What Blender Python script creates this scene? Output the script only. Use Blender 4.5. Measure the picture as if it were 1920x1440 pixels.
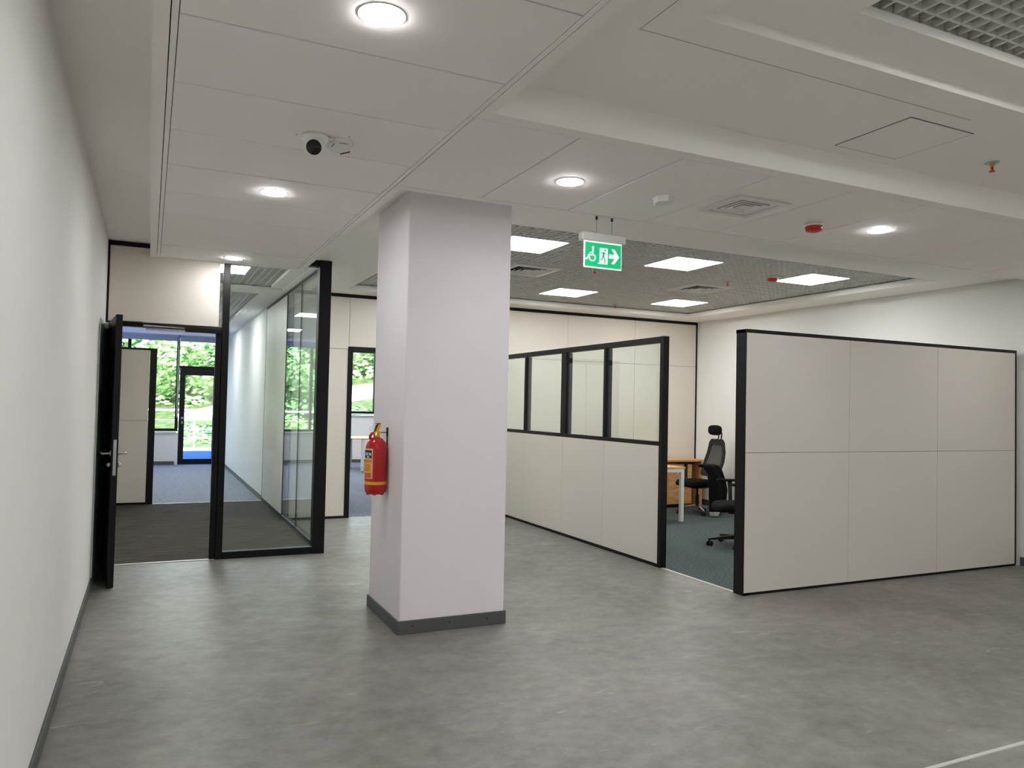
import bpy, math, random
from mathutils import Matrix, Vector

random.seed(7)
PI = math.pi
SC = bpy.context.scene
COL = SC.collection
for o in list(bpy.data.objects):
    bpy.data.objects.remove(o, do_unlink=True)

# ------------------------------------------------------------------ camera
F_PX = 1436.6
cam_d = bpy.data.cameras.new('camera')
cam_d.sensor_fit = 'HORIZONTAL'
cam_d.sensor_width = 36.0
cam_d.lens = F_PX / 1920.0 * 36.0
cam_d.clip_start = 0.05
cam_d.clip_end = 500
cam = bpy.data.objects.new('camera', cam_d)
COL.objects.link(cam)
R_ = Vector((0.9033794, -0.4283027, 0.0215057))
U_ = Vector((-0.0315825, -0.0164344, 0.9993660))
F_ = Vector((0.4276777, 0.9034859, 0.0283734))
m = Matrix.Identity(4)
for i in range(3):
    m[i][0], m[i][1], m[i][2] = R_[i], U_[i], -F_[i]
m[2][3] = 1.5
cam.matrix_world = m
SC.camera = cam

# ------------------------------------------------------------------ light
EXPOSURE = 0.50
SKY = 1.35
SUN = 2.2
PANEL_E = 18.5
NEAR_E = 27.0
DOWN_E = 104.0
SC.view_settings.view_transform = 'Standard'
SC.view_settings.look = 'None'
SC.view_settings.gamma = 1.0
SC.view_settings.use_curve_mapping = False
SC.view_settings.exposure = EXPOSURE

world = bpy.data.worlds.new('world')
SC.world = world
world.use_nodes = True
wn = world.node_tree
bg = wn.nodes['Background']
sky = wn.nodes.new('ShaderNodeTexSky')
sky.sky_type = 'NISHITA'
sky.sun_disc = False
sky.sun_elevation = math.radians(55)
sky.sun_rotation = math.radians(200)
sky.air_density = 1.0
sky.dust_density = 3.0
hsv = wn.nodes.new('ShaderNodeHueSaturation')
hsv.inputs['Saturation'].default_value = 0.62
wn.links.new(sky.outputs[0], hsv.inputs['Color'])
wn.links.new(hsv.outputs[0], bg.inputs[0])
bg.inputs[1].default_value = SKY

sun_d = bpy.data.lights.new('sun', 'SUN')
sun_d.energy = SUN
sun_d.angle = math.radians(3)
sun_d.color = (1.0, 0.97, 0.93)
sun = bpy.data.objects.new('sun', sun_d)
COL.objects.link(sun)
sun.location = (-10, -20, 40)
sun.rotation_euler = (math.radians(38), 0, math.radians(-22))


# ------------------------------------------------------------------ materials
def lin(r, g, b):
    def f(c):
        c /= 255.0
        return c / 12.92 if c <= 0.04045 else ((c + 0.055) / 1.055) ** 2.4
    return (f(r), f(g), f(b), 1.0)


MATS = {}


def mat(name, col, rough=0.5, metal=0.0, spec=0.5, var=0.0, scale=8.0, bump=0.0, bscale=200.0, emit=None, estr=0.0, coat=0.0):
    if name in MATS:
        return MATS[name]
    M = bpy.data.materials.new(name)
    M.use_nodes = True
    nt = M.node_tree
    b = nt.nodes['Principled BSDF']
    b.inputs['Base Color'].default_value = col
    b.inputs['Roughness'].default_value = rough
    b.inputs['Metallic'].default_value = metal
    b.inputs['Specular IOR Level'].default_value = spec
    b.inputs['Coat Weight'].default_value = coat
    if emit:
        b.inputs['Emission Color'].default_value = emit
        b.inputs['Emission Strength'].default_value = estr
    tc = nt.nodes.new('ShaderNodeTexCoord')
    if var > 0:
        n = nt.nodes.new('ShaderNodeTexNoise')
        n.inputs['Scale'].default_value = scale
        n.inputs['Detail'].default_value = 4
        nt.links.new(tc.outputs['Object'], n.inputs['Vector'])
        cr = nt.nodes.new('ShaderNodeValToRGB')
        cr.color_ramp.elements[0].position = 0.3
        cr.color_ramp.elements[1].position = 0.7
        cr.color_ramp.elements[0].color = tuple(c * (1 - var) for c in col[:3]) + (1,)
        cr.color_ramp.elements[1].color = tuple(min(1, c * (1 + var)) for c in col[:3]) + (1,)
        nt.links.new(n.outputs['Fac'], cr.inputs['Fac'])
        nt.links.new(cr.outputs['Color'], b.inputs['Base Color'])
    if bump > 0:
        n2 = nt.nodes.new('ShaderNodeTexNoise')
        n2.inputs['Scale'].default_value = bscale
        n2.inputs['Detail'].default_value = 3
        nt.links.new(tc.outputs['Object'], n2.inputs['Vector'])
        bp = nt.nodes.new('ShaderNodeBump')
        bp.inputs['Strength'].default_value = bump
        bp.inputs['Distance'].default_value = 0.002
        nt.links.new(n2.outputs['Fac'], bp.inputs['Height'])
        nt.links.new(bp.outputs['Normal'], b.inputs['Normal'])
    MATS[name] = M
    return M


def glass(name, tint, f0=0.04, gcol=(1, 1, 1, 1)):
    """Thin pane: transparent with Schlick reflection on both faces."""
    M = bpy.data.materials.new(name)
    M.use_nodes = True
    nt = M.node_tree
    nt.nodes.clear()
    out = nt.nodes.new('ShaderNodeOutputMaterial')
    mix = nt.nodes.new('ShaderNodeMixShader')
    tr = nt.nodes.new('ShaderNodeBsdfTransparent')
    tr.inputs[0].default_value = tint
    gl = nt.nodes.new('ShaderNodeBsdfGlossy')
    gl.inputs['Roughness'].default_value = 0.0
    gl.inputs['Color'].default_value = gcol
    geo = nt.nodes.new('ShaderNodeNewGeometry')
    dot = nt.nodes.new('ShaderNodeVectorMath')
    dot.operation = 'DOT_PRODUCT'
    nt.links.new(geo.outputs['Incoming'], dot.inputs[0])
    nt.links.new(geo.outputs['Normal'], dot.inputs[1])

    def math_(op, a, bval):
        n = nt.nodes.new('ShaderNodeMath')
        n.operation = op
        if isinstance(a, float):
            n.inputs[0].default_value = a
        else:
            nt.links.new(a, n.inputs[0])
        if bval is not None:
            if isinstance(bval, float):
                n.inputs[1].default_value = bval
            else:
                nt.links.new(bval, n.inputs[1])
        return n.outputs[0]
    ab = math_('ABSOLUTE', dot.outputs['Value'], None)
    om = math_('SUBTRACT', 1.0, ab)
    pw = math_('POWER', om, 5.0)
    ml = math_('MULTIPLY', pw, 1.0 - f0)
    ad = math_('ADD', ml, f0)
    nt.links.new(ad, mix.inputs[0])
    nt.links.new(tr.outputs[0], mix.inputs[1])
    nt.links.new(gl.outputs[0], mix.inputs[2])
    nt.links.new(mix.outputs[0], out.inputs['Surface'])
    MATS[name] = M
    return M


def emission(name, col, strength):
    M = bpy.data.materials.new(name)
    M.use_nodes = True
    nt = M.node_tree
    nt.nodes.clear()
    out = nt.nodes.new('ShaderNodeOutputMaterial')
    e = nt.nodes.new('ShaderNodeEmission')
    e.inputs[0].default_value = col
    e.inputs[1].default_value = strength
    nt.links.new(e.outputs[0], out.inputs['Surface'])
    MATS[name] = M
    return M


def floor_mat():
    M = bpy.data.materials.new('grey_vinyl')
    M.use_nodes = True
    nt = M.node_tree
    b = nt.nodes['Principled BSDF']
    tc = nt.nodes.new('ShaderNodeTexCoord')
    n1 = nt.nodes.new('ShaderNodeTexNoise')
    n1.inputs['Scale'].default_value = 1.3
    n1.inputs['Detail'].default_value = 9
    n1.inputs['Roughness'].default_value = 0.68
    n1.inputs['Distortion'].default_value = 0.6
    n2 = nt.nodes.new('ShaderNodeTexNoise')
    n2.inputs['Scale'].default_value = 9
    n2.inputs['Detail'].default_value = 6
    n2.inputs['Roughness'].default_value = 0.7
    mp = nt.nodes.new('ShaderNodeMapping')
    mp.inputs['Scale'].default_value = (0.8, 1.0, 1)
    mp.inputs['Rotation'].default_value = (0, 0, 0.35)
    nt.links.new(tc.outputs['Object'], n1.inputs['Vector'])
    nt.links.new(tc.outputs['Object'], mp.inputs['Vector'])
    nt.links.new(mp.outputs['Vector'], n2.inputs['Vector'])
    ad = nt.nodes.new('ShaderNodeMath')
    ad.operation = 'ADD'
    nt.links.new(n1.outputs['Fac'], ad.inputs[0])
    nt.links.new(n2.outputs['Fac'], ad.inputs[1])
    cr = nt.nodes.new('ShaderNodeValToRGB')
    e = cr.color_ramp.elements
    e[0].position = 0.36
    e[0].color = lin(104, 100, 96)
    e[1].position = 0.66
    e[1].color = lin(148, 144, 139)
    hf = nt.nodes.new('ShaderNodeMath')
    hf.operation = 'MULTIPLY'
    hf.inputs[1].default_value = 0.5
    nt.links.new(ad.outputs[0], hf.inputs[0])
    nt.links.new(hf.outputs[0], cr.inputs['Fac'])
    # pale scuff streaks
    n3 = nt.nodes.new('ShaderNodeTexNoise')
    n3.inputs['Scale'].default_value = 3.2
    n3.inputs['Detail'].default_value = 2
    n3.inputs['Distortion'].default_value = 2.5
    mp3 = nt.nodes.new('ShaderNodeMapping')
    mp3.inputs['Scale'].default_value = (0.5, 2.4, 1)
    nt.links.new(tc.outputs['Object'], mp3.inputs['Vector'])
    nt.links.new(mp3.outputs['Vector'], n3.inputs['Vector'])
    r3 = nt.nodes.new('ShaderNodeValToRGB')
    r3.color_ramp.elements[0].position = 0.69
    r3.color_ramp.elements[0].color = (0, 0, 0, 1)
    r3.color_ramp.elements[1].position = 0.74
    r3.color_ramp.elements[1].color = (0.35, 0.35, 0.35, 1)
    nt.links.new(n3.outputs['Fac'], r3.inputs['Fac'])
    mx = nt.nodes.new('ShaderNodeMix')
    mx.data_type = 'RGBA'
    nt.links.new(r3.outputs['Color'], mx.inputs['Factor'])
    nt.links.new(cr.outputs['Color'], mx.inputs[6])
    mx.inputs[7].default_value = lin(186, 182, 176)
    nt.links.new(mx.outputs[2], b.inputs['Base Color'])
    b.inputs['Roughness'].default_value = 0.42
    b.inputs['Specular IOR Level'].default_value = 0.4
    MATS['grey_vinyl'] = M
    return M


def carpet_mat(name, c0, c1, sx, sy, scale):
    M = bpy.data.materials.new(name)
    M.use_nodes = True
    nt = M.node_tree
    b = nt.nodes['Principled BSDF']
    tc = nt.nodes.new('ShaderNodeTexCoord')
    mp = nt.nodes.new('ShaderNodeMapping')
    mp.inputs['Scale'].default_value = (sx, sy, 1)
    nt.links.new(tc.outputs['Object'], mp.inputs['Vector'])
    n = nt.nodes.new('ShaderNodeTexNoise')
    n.inputs['Scale'].default_value = scale
    n.inputs['Detail'].default_value = 6
    n.inputs['Roughness'].default_value = 0.75
    nt.links.new(mp.outputs['Vector'], n.inputs['Vector'])
    cr = nt.nodes.new('ShaderNodeValToRGB')
    cr.color_ramp.elements[0].position = 0.36
    cr.color_ramp.elements[0].color = c0
    cr.color_ramp.elements[1].position = 0.64
    cr.color_ramp.elements[1].color = c1
    nt.links.new(n.outputs['Fac'], cr.inputs['Fac'])
    nt.links.new(cr.outputs['Color'], b.inputs['Base Color'])
    b.inputs['Roughness'].default_value = 0.95
    b.inputs['Specular IOR Level'].default_value = 0.15
    bp = nt.nodes.new('ShaderNodeBump')
    bp.inputs['Strength'].default_value = 0.5
    bp.inputs['Distance'].default_value = 0.004
    n2 = nt.nodes.new('ShaderNodeTexNoise')
    n2.inputs['Scale'].default_value = 160
    nt.links.new(tc.outputs['Object'], n2.inputs['Vector'])
    nt.links.new(n2.outputs['Fac'], bp.inputs['Height'])
    nt.links.new(bp.outputs['Normal'], b.inputs['Normal'])
    MATS[name] = M
    return M


def wood_mat(name, c0, c1):
    M = bpy.data.materials.new(name)
    M.use_nodes = True
    nt = M.node_tree
    b = nt.nodes['Principled BSDF']
    tc = nt.nodes.new('ShaderNodeTexCoord')
    mp = nt.nodes.new('ShaderNodeMapping')
    mp.inputs['Scale'].default_value = (1.2, 9, 9)
    nt.links.new(tc.outputs['Object'], mp.inputs['Vector'])
    n = nt.nodes.new('ShaderNodeTexNoise')
    n.inputs['Scale'].default_value = 4
    n.inputs['Detail'].default_value = 6
    n.inputs['Distortion'].default_value = 1.0
    nt.links.new(mp.outputs['Vector'], n.inputs['Vector'])
    cr = nt.nodes.new('ShaderNodeValToRGB')
    cr.color_ramp.elements[0].position = 0.35
    cr.color_ramp.elements[0].color = c0
    cr.color_ramp.elements[1].position = 0.65
    cr.color_ramp.elements[1].color = c1
    nt.links.new(n.outputs['Fac'], cr.inputs['Fac'])
    nt.links.new(cr.outputs['Color'], b.inputs['Base Color'])
    b.inputs['Roughness'].default_value = 0.4
    MATS[name] = M
    return M


def leaf_mat(name, c0, c1):
    M = bpy.data.materials.new(name)
    M.use_nodes = True
    nt = M.node_tree
    b = nt.nodes['Principled BSDF']
    tc = nt.nodes.new('ShaderNodeTexCoord')
    n = nt.nodes.new('ShaderNodeTexNoise')
    n.inputs['Scale'].default_value = 2.2
    n.inputs['Detail'].default_value = 5
    nt.links.new(tc.outputs['Object'], n.inputs['Vector'])
    cr = nt.nodes.new('ShaderNodeValToRGB')
    cr.color_ramp.elements[0].position = 0.35
    cr.color_ramp.elements[0].color = c0
    cr.color_ramp.elements[1].position = 0.65
    cr.color_ramp.elements[1].color = c1
    nt.links.new(n.outputs['Fac'], cr.inputs['Fac'])
    nt.links.new(cr.outputs['Color'], b.inputs['Base Color'])
    b.inputs['Roughness'].default_value = 0.6
    b.inputs['Specular IOR Level'].default_value = 0.2
    MATS[name] = M
    return M


WALL = mat('wall_paint', lin(234, 232, 228), 0.75, spec=0.25, var=0.012, scale=1.2, bump=0.12, bscale=140)
CEIL = mat('ceiling_paint', lin(248, 245, 239), 0.85, spec=0.2, var=0.01, scale=1.0, bump=0.08, bscale=120)
TILE = mat('ceiling_tile_white', lin(249, 244, 239), 0.7, spec=0.25, var=0.008, scale=1.5)
COLP = mat('column_paint', lin(240, 234, 237), 0.7, spec=0.25, var=0.012, scale=1.5, bump=0.12, bscale=140)
PANEL = mat('cream_laminate', lin(218, 210, 199), 0.45, spec=0.35, var=0.008, scale=1.2)
PANELW = mat('white_laminate', lin(216, 209, 199), 0.45, spec=0.35, var=0.008, scale=1.2)
BLACK = mat('black_aluminium', lin(11, 11, 11), 0.45, spec=0.25, var=0.08, scale=20)
CORE = mat('dark_joint', lin(30, 28, 26), 0.9, spec=0.1, var=0.05)
SKIRT = mat('grey_skirting', lin(84, 86, 84), 0.5, spec=0.4, var=0.04, scale=6)
FLOOR = floor_mat()
CARP_D = carpet_mat('dark_brown_carpet', lin(36, 33, 30), lin(88, 82, 75), 1.0, 18, 2.4)
CARP_B = carpet_mat('blue_grey_carpet', lin(108, 114, 126), lin(150, 156, 168), 5, 9, 3.5)
CARP_O = carpet_mat('teal_grey_carpet', lin(46, 54, 56), lin(98, 107, 107), 14, 22, 3.0)
STEEL = mat('brushed_steel', lin(190, 190, 188), 0.28, metal=1.0, var=0.05, scale=40)
STRIP = mat('aluminium_strip', lin(205, 204, 200), 0.4, metal=0.3, var=0.04, scale=30)
GRID = mat('grid_louvre_white', lin(222, 222, 216), 0.6, spec=0.3, var=0.02)
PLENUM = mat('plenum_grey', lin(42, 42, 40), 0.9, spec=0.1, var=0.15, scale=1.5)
WHITEP = mat('white_plastic', lin(232, 231, 226), 0.4, var=0.01)
GREYP = mat('grey_plastic', lin(190, 192, 190), 0.5, var=0.02)
BLACKP = mat('black_plastic', lin(16, 16, 17), 0.45, spec=0.4, var=0.08, scale=30)
BLACKF = mat('black_fabric', lin(14, 14, 15), 0.95, spec=0.15, var=0.2, scale=60, bump=0.4, bscale=300)
CHROME = mat('chrome', lin(215, 215, 215), 0.1, metal=1.0, var=0.01)
RED = mat('red_enamel', lin(196, 12, 14), 0.25, spec=0.5, var=0.02, coat=0.3)
REDP = mat('red_plastic', lin(205, 48, 36), 0.45, var=0.03)
YEL = mat('yellow_paint', lin(250, 186, 24), 0.4, var=0.03)
ORG = mat('orange_print', lin(240, 140, 40), 0.5, var=0.03)
CREAM = mat('cream_print', lin(246, 196, 150), 0.5, var=0.02)
NAVY = mat('navy_print', lin(24, 30, 56), 0.5, var=0.03)
BRASS = mat('brass', lin(214, 178, 96), 0.3, metal=0.8, var=0.05)
GLASSG = glass('glass_green', (0.94, 0.975, 0.965, 1))
GLASSC = glass('glass_clear', (0.97, 0.99, 0.985, 1))
GLASSP = mat('pale_green_glass', lin(202, 220, 211), 0.35, spec=0.5, var=0.01)
WOOD = wood_mat('honey_wood', lin(196, 140, 84), lin(222, 172, 112))
WHITEM = mat('white_powder_coat', lin(226, 224, 218), 0.4, var=0.01)
BLINDM = mat('blue_grey_blind', lin(176, 186, 202), 0.8, var=0.03)
BLUED = mat('blue_terrace_coat', lin(20, 52, 150), 0.95, spec=0.03, var=0.08, scale=5)
CONC = mat('pale_concrete', lin(172, 168, 160), 0.9, var=0.08, scale=2)
LEDP = emission('led_panel_glow', (0.97, 1.0, 0.99, 1), PANEL_E)
LEDN = emission('led_panel_glow_near', (0.97, 1.0, 0.99, 1), NEAR_E)
LEDD = emission('downlight_glow', (0.97, 0.99, 1.0, 1), DOWN_E)
SIGNG = mat('exit_sign_green', lin(0, 170, 105), 0.4, var=0.01, emit=lin(10, 205, 135), estr=0.36)
SIGNW = mat('exit_sign_white', lin(235, 245, 240), 0.4, var=0.005, emit=lin(230, 245, 240), estr=0.48)
MESHF = mat('grey_mesh_fabric', lin(92, 90, 84), 0.9, spec=0.1, var=0.1, scale=50)
HEM = mat('grey_lining', lin(150, 146, 140), 0.85, var=0.05, scale=30)


# ------------------------------------------------------------------ mesh builder
class MB:
    def __init__(self):
        self.v, self.f, self.s = [], [], []

    def add(self, vs, fs, smooth=False):
        k = len(self.v)
        self.v += [tuple(p) for p in vs]
        self.f += [tuple(i + k for i in f) for f in fs]
        self.s += [smooth] * len(fs)
        return self

    def box(self, x0, x1, y0, y1, z0, z1, bev=0.0):
        if bev <= 0:
            vs = [(x, y, z) for z in (z0, z1) for (x, y) in ((x0, y0), (x1, y0), (x1, y1), (x0, y1))]
            fs = [(3, 2, 1, 0), (4, 5, 6, 7), (0, 1, 5, 4), (1, 2, 6, 5), (2, 3, 7, 6), (3, 0, 4, 7)]
            return self.add(vs, fs)
        b = min(bev, (x1 - x0) / 2.01, (y1 - y0) / 2.01, (z1 - z0) / 2.01)
        vs = []
        idx = {}
        cs = [(sx, sy, sz) for sx in (0, 1) for sy in (0, 1) for sz in (0, 1)]
        X, Y, Z = (x0, x1), (y0, y1), (z0, z1)
        for c in cs:
            sg = [1 if q == 0 else -1 for q in c]
            p = [X[c[0]], Y[c[1]], Z[c[2]]]
            for a in range(3):
                q = list(p)
                for k in range(3):
                    if k != a:
                        q[k] += sg[k] * b
                idx[(c, a)] = len(vs)
                vs.append(tuple(q))
        fs = []
        for a in range(3):
            o1, o2 = (a + 1) % 3, (a + 2) % 3
            for s in (0, 1):
                loop = []
                for (p, q) in ((0, 0), (1, 0), (1, 1), (0, 1)):
                    c = [0, 0, 0]
                    c[a], c[o1], c[o2] = s, p, q
                    loop.append(idx[(tuple(c), a)])
                fs.append(tuple(loop if s else loop[::-1]))
        for a in range(3):
            o1, o2 = (a + 1) % 3, (a + 2) % 3
            for p in (0, 1):
                for q in (0, 1):
                    c0, c1 = [0, 0, 0], [0, 0, 0]
                    c0[a], c0[o1], c0[o2] = 0, p, q
                    c1[a], c1[o1], c1[o2] = 1, p, q
                    c0, c1 = tuple(c0), tuple(c1)
                    loop = [idx[(c0, o1)], idx[(c1, o1)], idx[(c1, o2)], idx[(c0, o2)]]
                    fs.append(tuple(loop if (p == q) else loop[::-1]))
        for c in cs:
            loop = [idx[(c, 0)], idx[(c, 1)], idx[(c, 2)]]
            fs.append(tuple(loop if sum(c) % 2 else loop[::-1]))
        return self.add(vs, fs)

    def tube(self, pts, r, n=10, caps=True):
        """round tube along pts; r is one radius or one per point"""
        pts = [Vector(p) for p in pts]
        rs = r if isinstance(r, (list, tuple)) else [r] * len(pts)
        vs, fs = [], []
        prev = None
        for i, p in enumerate(pts):
            if i == 0:
                t = pts[1] - pts[0]
            elif i == len(pts) - 1:
                t = pts[-1] - pts[-2]
            else:
                t = (pts[i + 1] - pts[i]).normalized() + (pts[i] - pts[i - 1]).normalized()
            t.normalize()
            if prev is None:
                a = Vector((0, 0, 1)) if abs(t.z) < 0.9 else Vector((1, 0, 0))
                u = t.cross(a).normalized()
            else:
                u = (prev - t * prev.dot(t)).normalized()
            prev = u
            w = t.cross(u)
            for k in range(n):
                an = 2 * PI * k / n
                vs.append(p + (u * math.cos(an) + w * math.sin(an)) * rs[i])
        for i in range(len(pts) - 1):
            for k in range(n):
                k2 = (k + 1) % n
                fs.append((i * n + k, i * n + k2, (i + 1) * n + k2, (i + 1) * n + k))
        self.add(vs, fs, True)
        if caps:
            k0 = len(self.v) - len(vs)
            self.f.append(tuple(k0 + k for k in range(n))[::-1])
            self.f.append(tuple(k0 + (len(pts) - 1) * n + k for k in range(n)))
            self.s += [False, False]
        return self

    def lathe(self, prof, n=24, c=(0, 0, 0), axis='z'):
        """prof: list of (radius, height)"""
        vs, fs = [], []
        for (r, h) in prof:
            for k in range(n):
                a = 2 * PI * k / n
                x, y = r * math.cos(a), r * math.sin(a)
                if axis == 'z':
                    vs.append((c[0] + x, c[1] + y, c[2] + h))
                elif axis == 'y':
                    vs.append((c[0] + x, c[1] + h, c[2] - y))
                else:
                    vs.append((c[0] + h, c[1] + x, c[2] + y))
        for i in range(len(prof) - 1):
            for k in range(n):
                k2 = (k + 1) % n
                fs.append((i * n + k, i * n + k2, (i + 1) * n + k2, (i + 1) * n + k))
        fs.append(tuple(range(n))[::-1])
        fs.append(tuple((len(prof) - 1) * n + k for k in range(n)))
        return self.add(vs, fs, True)

    def prism(self, poly, d0, d1, plane='xz'):
        """extrude 2-D polygon; plane xz extrudes along y, xy along z, yz along x"""
        n = len(poly)
        vs = []
        for d in (d0, d1):
            for (a, b) in poly:
                vs.append((a, d, b) if plane == 'xz' else (a, b, d) if plane == 'xy' else (d, a, b))
        fs = [tuple(range(n)), tuple(range(n, 2 * n))[::-1]]
        for k in range(n):
            k2 = (k + 1) % n
            fs.append((k, k + n, k2 + n, k2))
        return self.add(vs, fs)

    def xf(self, M):
        self.v = [tuple(M @ Vector(p)) for p in self.v]
        return self

    def mesh(self, name):
        me = bpy.data.meshes.new(name)
        me.from_pydata(self.v, [], self.f)
        me.polygons.foreach_set('use_smooth', self.s)
        me.update()
        return me


def fix_normals(me):
    import bmesh
    bm = bmesh.new()
    bm.from_mesh(me)
    bmesh.ops.recalc_face_normals(bm, faces=bm.faces)
    bm.to_mesh(me)
    bm.free()


def obj(name, mb, material, parent=None, loc=None, kind=None, label=None, fix=True):
    me = mb.mesh(name) if isinstance(mb, MB) else mb
    if isinstance(mb, MB) and fix:
        fix_normals(me)
    if material and not me.materials:
        me.materials.append(material)
    o = bpy.data.objects.new(name, me)
    COL.objects.link(o)
    if parent:
        o.parent = parent
    if loc:
        o.location = loc
    if kind:
        o['kind'] = kind
    if label:
        o['label'] = label
    return o


def tag(o, label, cat, group=None, kind=None):
    o['label'] = label
    o['category'] = cat
    if group:
        o['group'] = group
    if kind:
        o['kind'] = kind
    return o


def thing(name, label, cat, loc=(0, 0, 0), rz=0.0, group=None, kind=None):
    o = bpy.data.objects.new(name, None)
    COL.objects.link(o)
    o.location = loc
    o.rotation_euler = (0, 0, rz)
    o.empty_display_size = 0.1
    return tag(o, label, cat, group, kind)


def copy_tree(o, parent=None):
    c = o.copy()
    COL.objects.link(c)
    c.parent = parent
    for ch in [x for x in o.children]:
        copy_tree(ch, c)
    return c


def B(*a, **k):
    return MB().box(*a, **k)


# ------------------------------------------------------------------ key dimensions (metres)
XL, XR = -0.37, 8.0          # lobby side walls
YB = 9.92                    # panelled back wall
YG = 7.72                    # glazed front of the left room
XG = 1.57                    # glazed side of the left room
YF = 19.0                    # window facade
ZT = 2.79                    # dropped tile band
ZC = 2.91                    # perimeter plasterboard
ZN = 2.95                    # plasterboard nearest the camera
Y0 = -4.0                    # wall behind the camera

# ------------------------------------------------------------------ floors
mb = MB()
mb.box(XL, XR, Y0, 4.9, -0.12, 0.0)
mb.box(XL, 4.42, 4.9, YG, -0.12, 0.0)
mb.box(XG, 4.42, YG, YB, -0.12, 0.0)
tag(obj('floor', mb, FLOOR), 'mottled grey vinyl floor around the white column', 'floor', kind='structure')
tag(obj('floor', B(XL, XG, YG, 12.0, -0.12, 0.0), CARP_D), 'dark brown striped carpet floor just inside the open glass door', 'floor', kind='structure')
mb = MB()
mb.box(-3.0, 1.60, 12.0, YF, -0.12, 0.0)
tag(obj('floor', mb, CARP_B), 'blue grey carpet floor reaching the balcony door', 'floor', kind='structure')
mb = MB()
mb.box(1.60, XR, YB, YF, -0.12, 0.0)
tag(obj('floor', mb, CARP_B), 'blue grey carpet floor seen past the fire extinguisher', 'floor', kind='structure')
tag(obj('floor', B(4.42, XR, 4.9, YB, -0.12, 0.0), CARP_O), 'teal grey carpet floor inside the partitioned office', 'floor', kind='structure')
tag(obj('trim_1', B(-0.33, 0.60, YG - 0.015, YG + 0.02, 0.0, 0.006), STRIP), 'thin metal threshold strip under the open glass door', 'trim', kind='structure')
tag(obj('trim_2', B(0.10, XG, 11.985, 12.025, 0.0, 0.006), STRIP), 'thin pale strip between the dark and the blue carpet', 'trim', kind='structure')
tag(obj('trim_3', B(4.405, 4.435, 4.95, 5.945, 0.0, 0.005), STRIP), 'thin metal strip across the office doorway', 'trim', kind='structure')
tag(obj('trim_4', B(XL + 0.02, XR - 0.02, 2.193, 2.213, 0.0, 0.004), STRIP), 'pale movement joint strip across the vinyl in the lower right corner', 'trim', kind='structure')
tag(obj('trim_5', B(2.39, 3.24, YB - 0.01, YB + 0.02, 0.0, 0.004), STRIP), 'thin metal strip under the doorway behind the extinguisher', 'trim', kind='structure')

# ------------------------------------------------------------------ plain walls
tag(obj('wall_left', B(XL - 0.15, XL, Y0, 12.0, 0.0, 3.3), WALL), 'plain off-white painted wall along the left edge', 'wall', kind='structure')
tag(obj('wall_right', B(XR, XR + 0.15, Y0, YF, 0.0, 3.3), WALL), 'plain off-white wall at the far right behind the office', 'wall', kind='structure')
tag(obj('wall_front', B(XL - 0.15, XR + 0.15, Y0 - 0.15, Y0, 0.0, 3.3), WALL), 'plain off-white wall closing the lobby', 'wall', kind='structure')
BH = 0.087
mb = MB()
mb.box(XL, XL + 0.012, Y0, 6.85, 0, BH, bev=0.003)
tag(obj('baseboard_left', mb, SKIRT), 'grey skirting along the left wall', 'baseboard', kind='structure')
mb = MB()
mb.box(XR - 0.012, XR, Y0, 4.82, 0, BH, bev=0.003)
mb.box(XR - 0.012, XR, 4.96, 9.9, 0, BH, bev=0.003)
tag(obj('baseboard_right', mb, SKIRT), 'grey skirting along the right wall', 'baseboard', kind='structure')
# flush pale glass panel on the left wall beside the door leaf
tag(obj('trim_6', B(XL, XL + 0.006, 6.90, YG - 0.04, 0.0, 2.13), GLASSP), 'pale green glass lining on the left wall behind the open door', 'trim', kind='structure')
# rear rooms
tag(obj('wall_side', B(XG, XG + 0.12, 12.0, YF, 0.0, 3.3), WALL), 'long white plastered wall leading to the balcony door', 'wall', kind='structure')
tag(obj('baseboard_side', B(XG - 0.012, XG, 12.03, YF - 0.02, 0, 0.075), SKIRT), 'grey skirting under the long white plastered wall', 'baseboard', kind='structure')
tag(obj('wall_far', B(-3.15, -3.0, 12.0, YF, 0.0, 3.3), WALL), 'white wall closing the rear room beyond the low partition', 'wall', kind='structure')
mb = MB()
mb.box(-3.15, XL - 0.15, 11.85, 12.0, 0.0, 3.3)
tag(obj('wall_inner', mb, WALL), 'white return wall of the rear room behind the low partition', 'wall', kind='structure')

# facade: parapets, posts and head
mb = MB()
mb.box(-3.15, 0.60, YF, YF + 0.25, 0.0, 0.72)
mb.box(0.60, 0.628, YF, YF + 0.02, 0.0, 0.72)
mb.box(0.60, 0.628, YF + 0.10, YF + 0.25, 0.0, 0.72)
mb.box(1.47, XG + 0.12, YF, YF + 0.25, 0.0, 3.3)
mb.box(-3.15, XG + 0.12, YF, YF + 0.25, 2.95, 3.3)
mb.box(XG + 0.12, XR + 0.15, YF, YF + 0.25, 0.0, 1.17)
mb.box(XG + 0.12, XR + 0.15, YF, YF + 0.25, 2.95, 3.3)
tag(obj('wall_facade', mb, WALL), 'white parapet wall under the windows facing the hillside', 'wall', kind='structure')
mb = MB()
mb.box(-2.99, 0.56, YF - 0.012, YF, 0, 0.08)
mb.box(XG + 0.13, XR - 0.01, YF - 0.012, YF, 0, 0.08)
tag(obj('baseboard_facade', mb, SKIRT), 'grey skirting under the far windows', 'baseboard', kind='structure')


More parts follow.
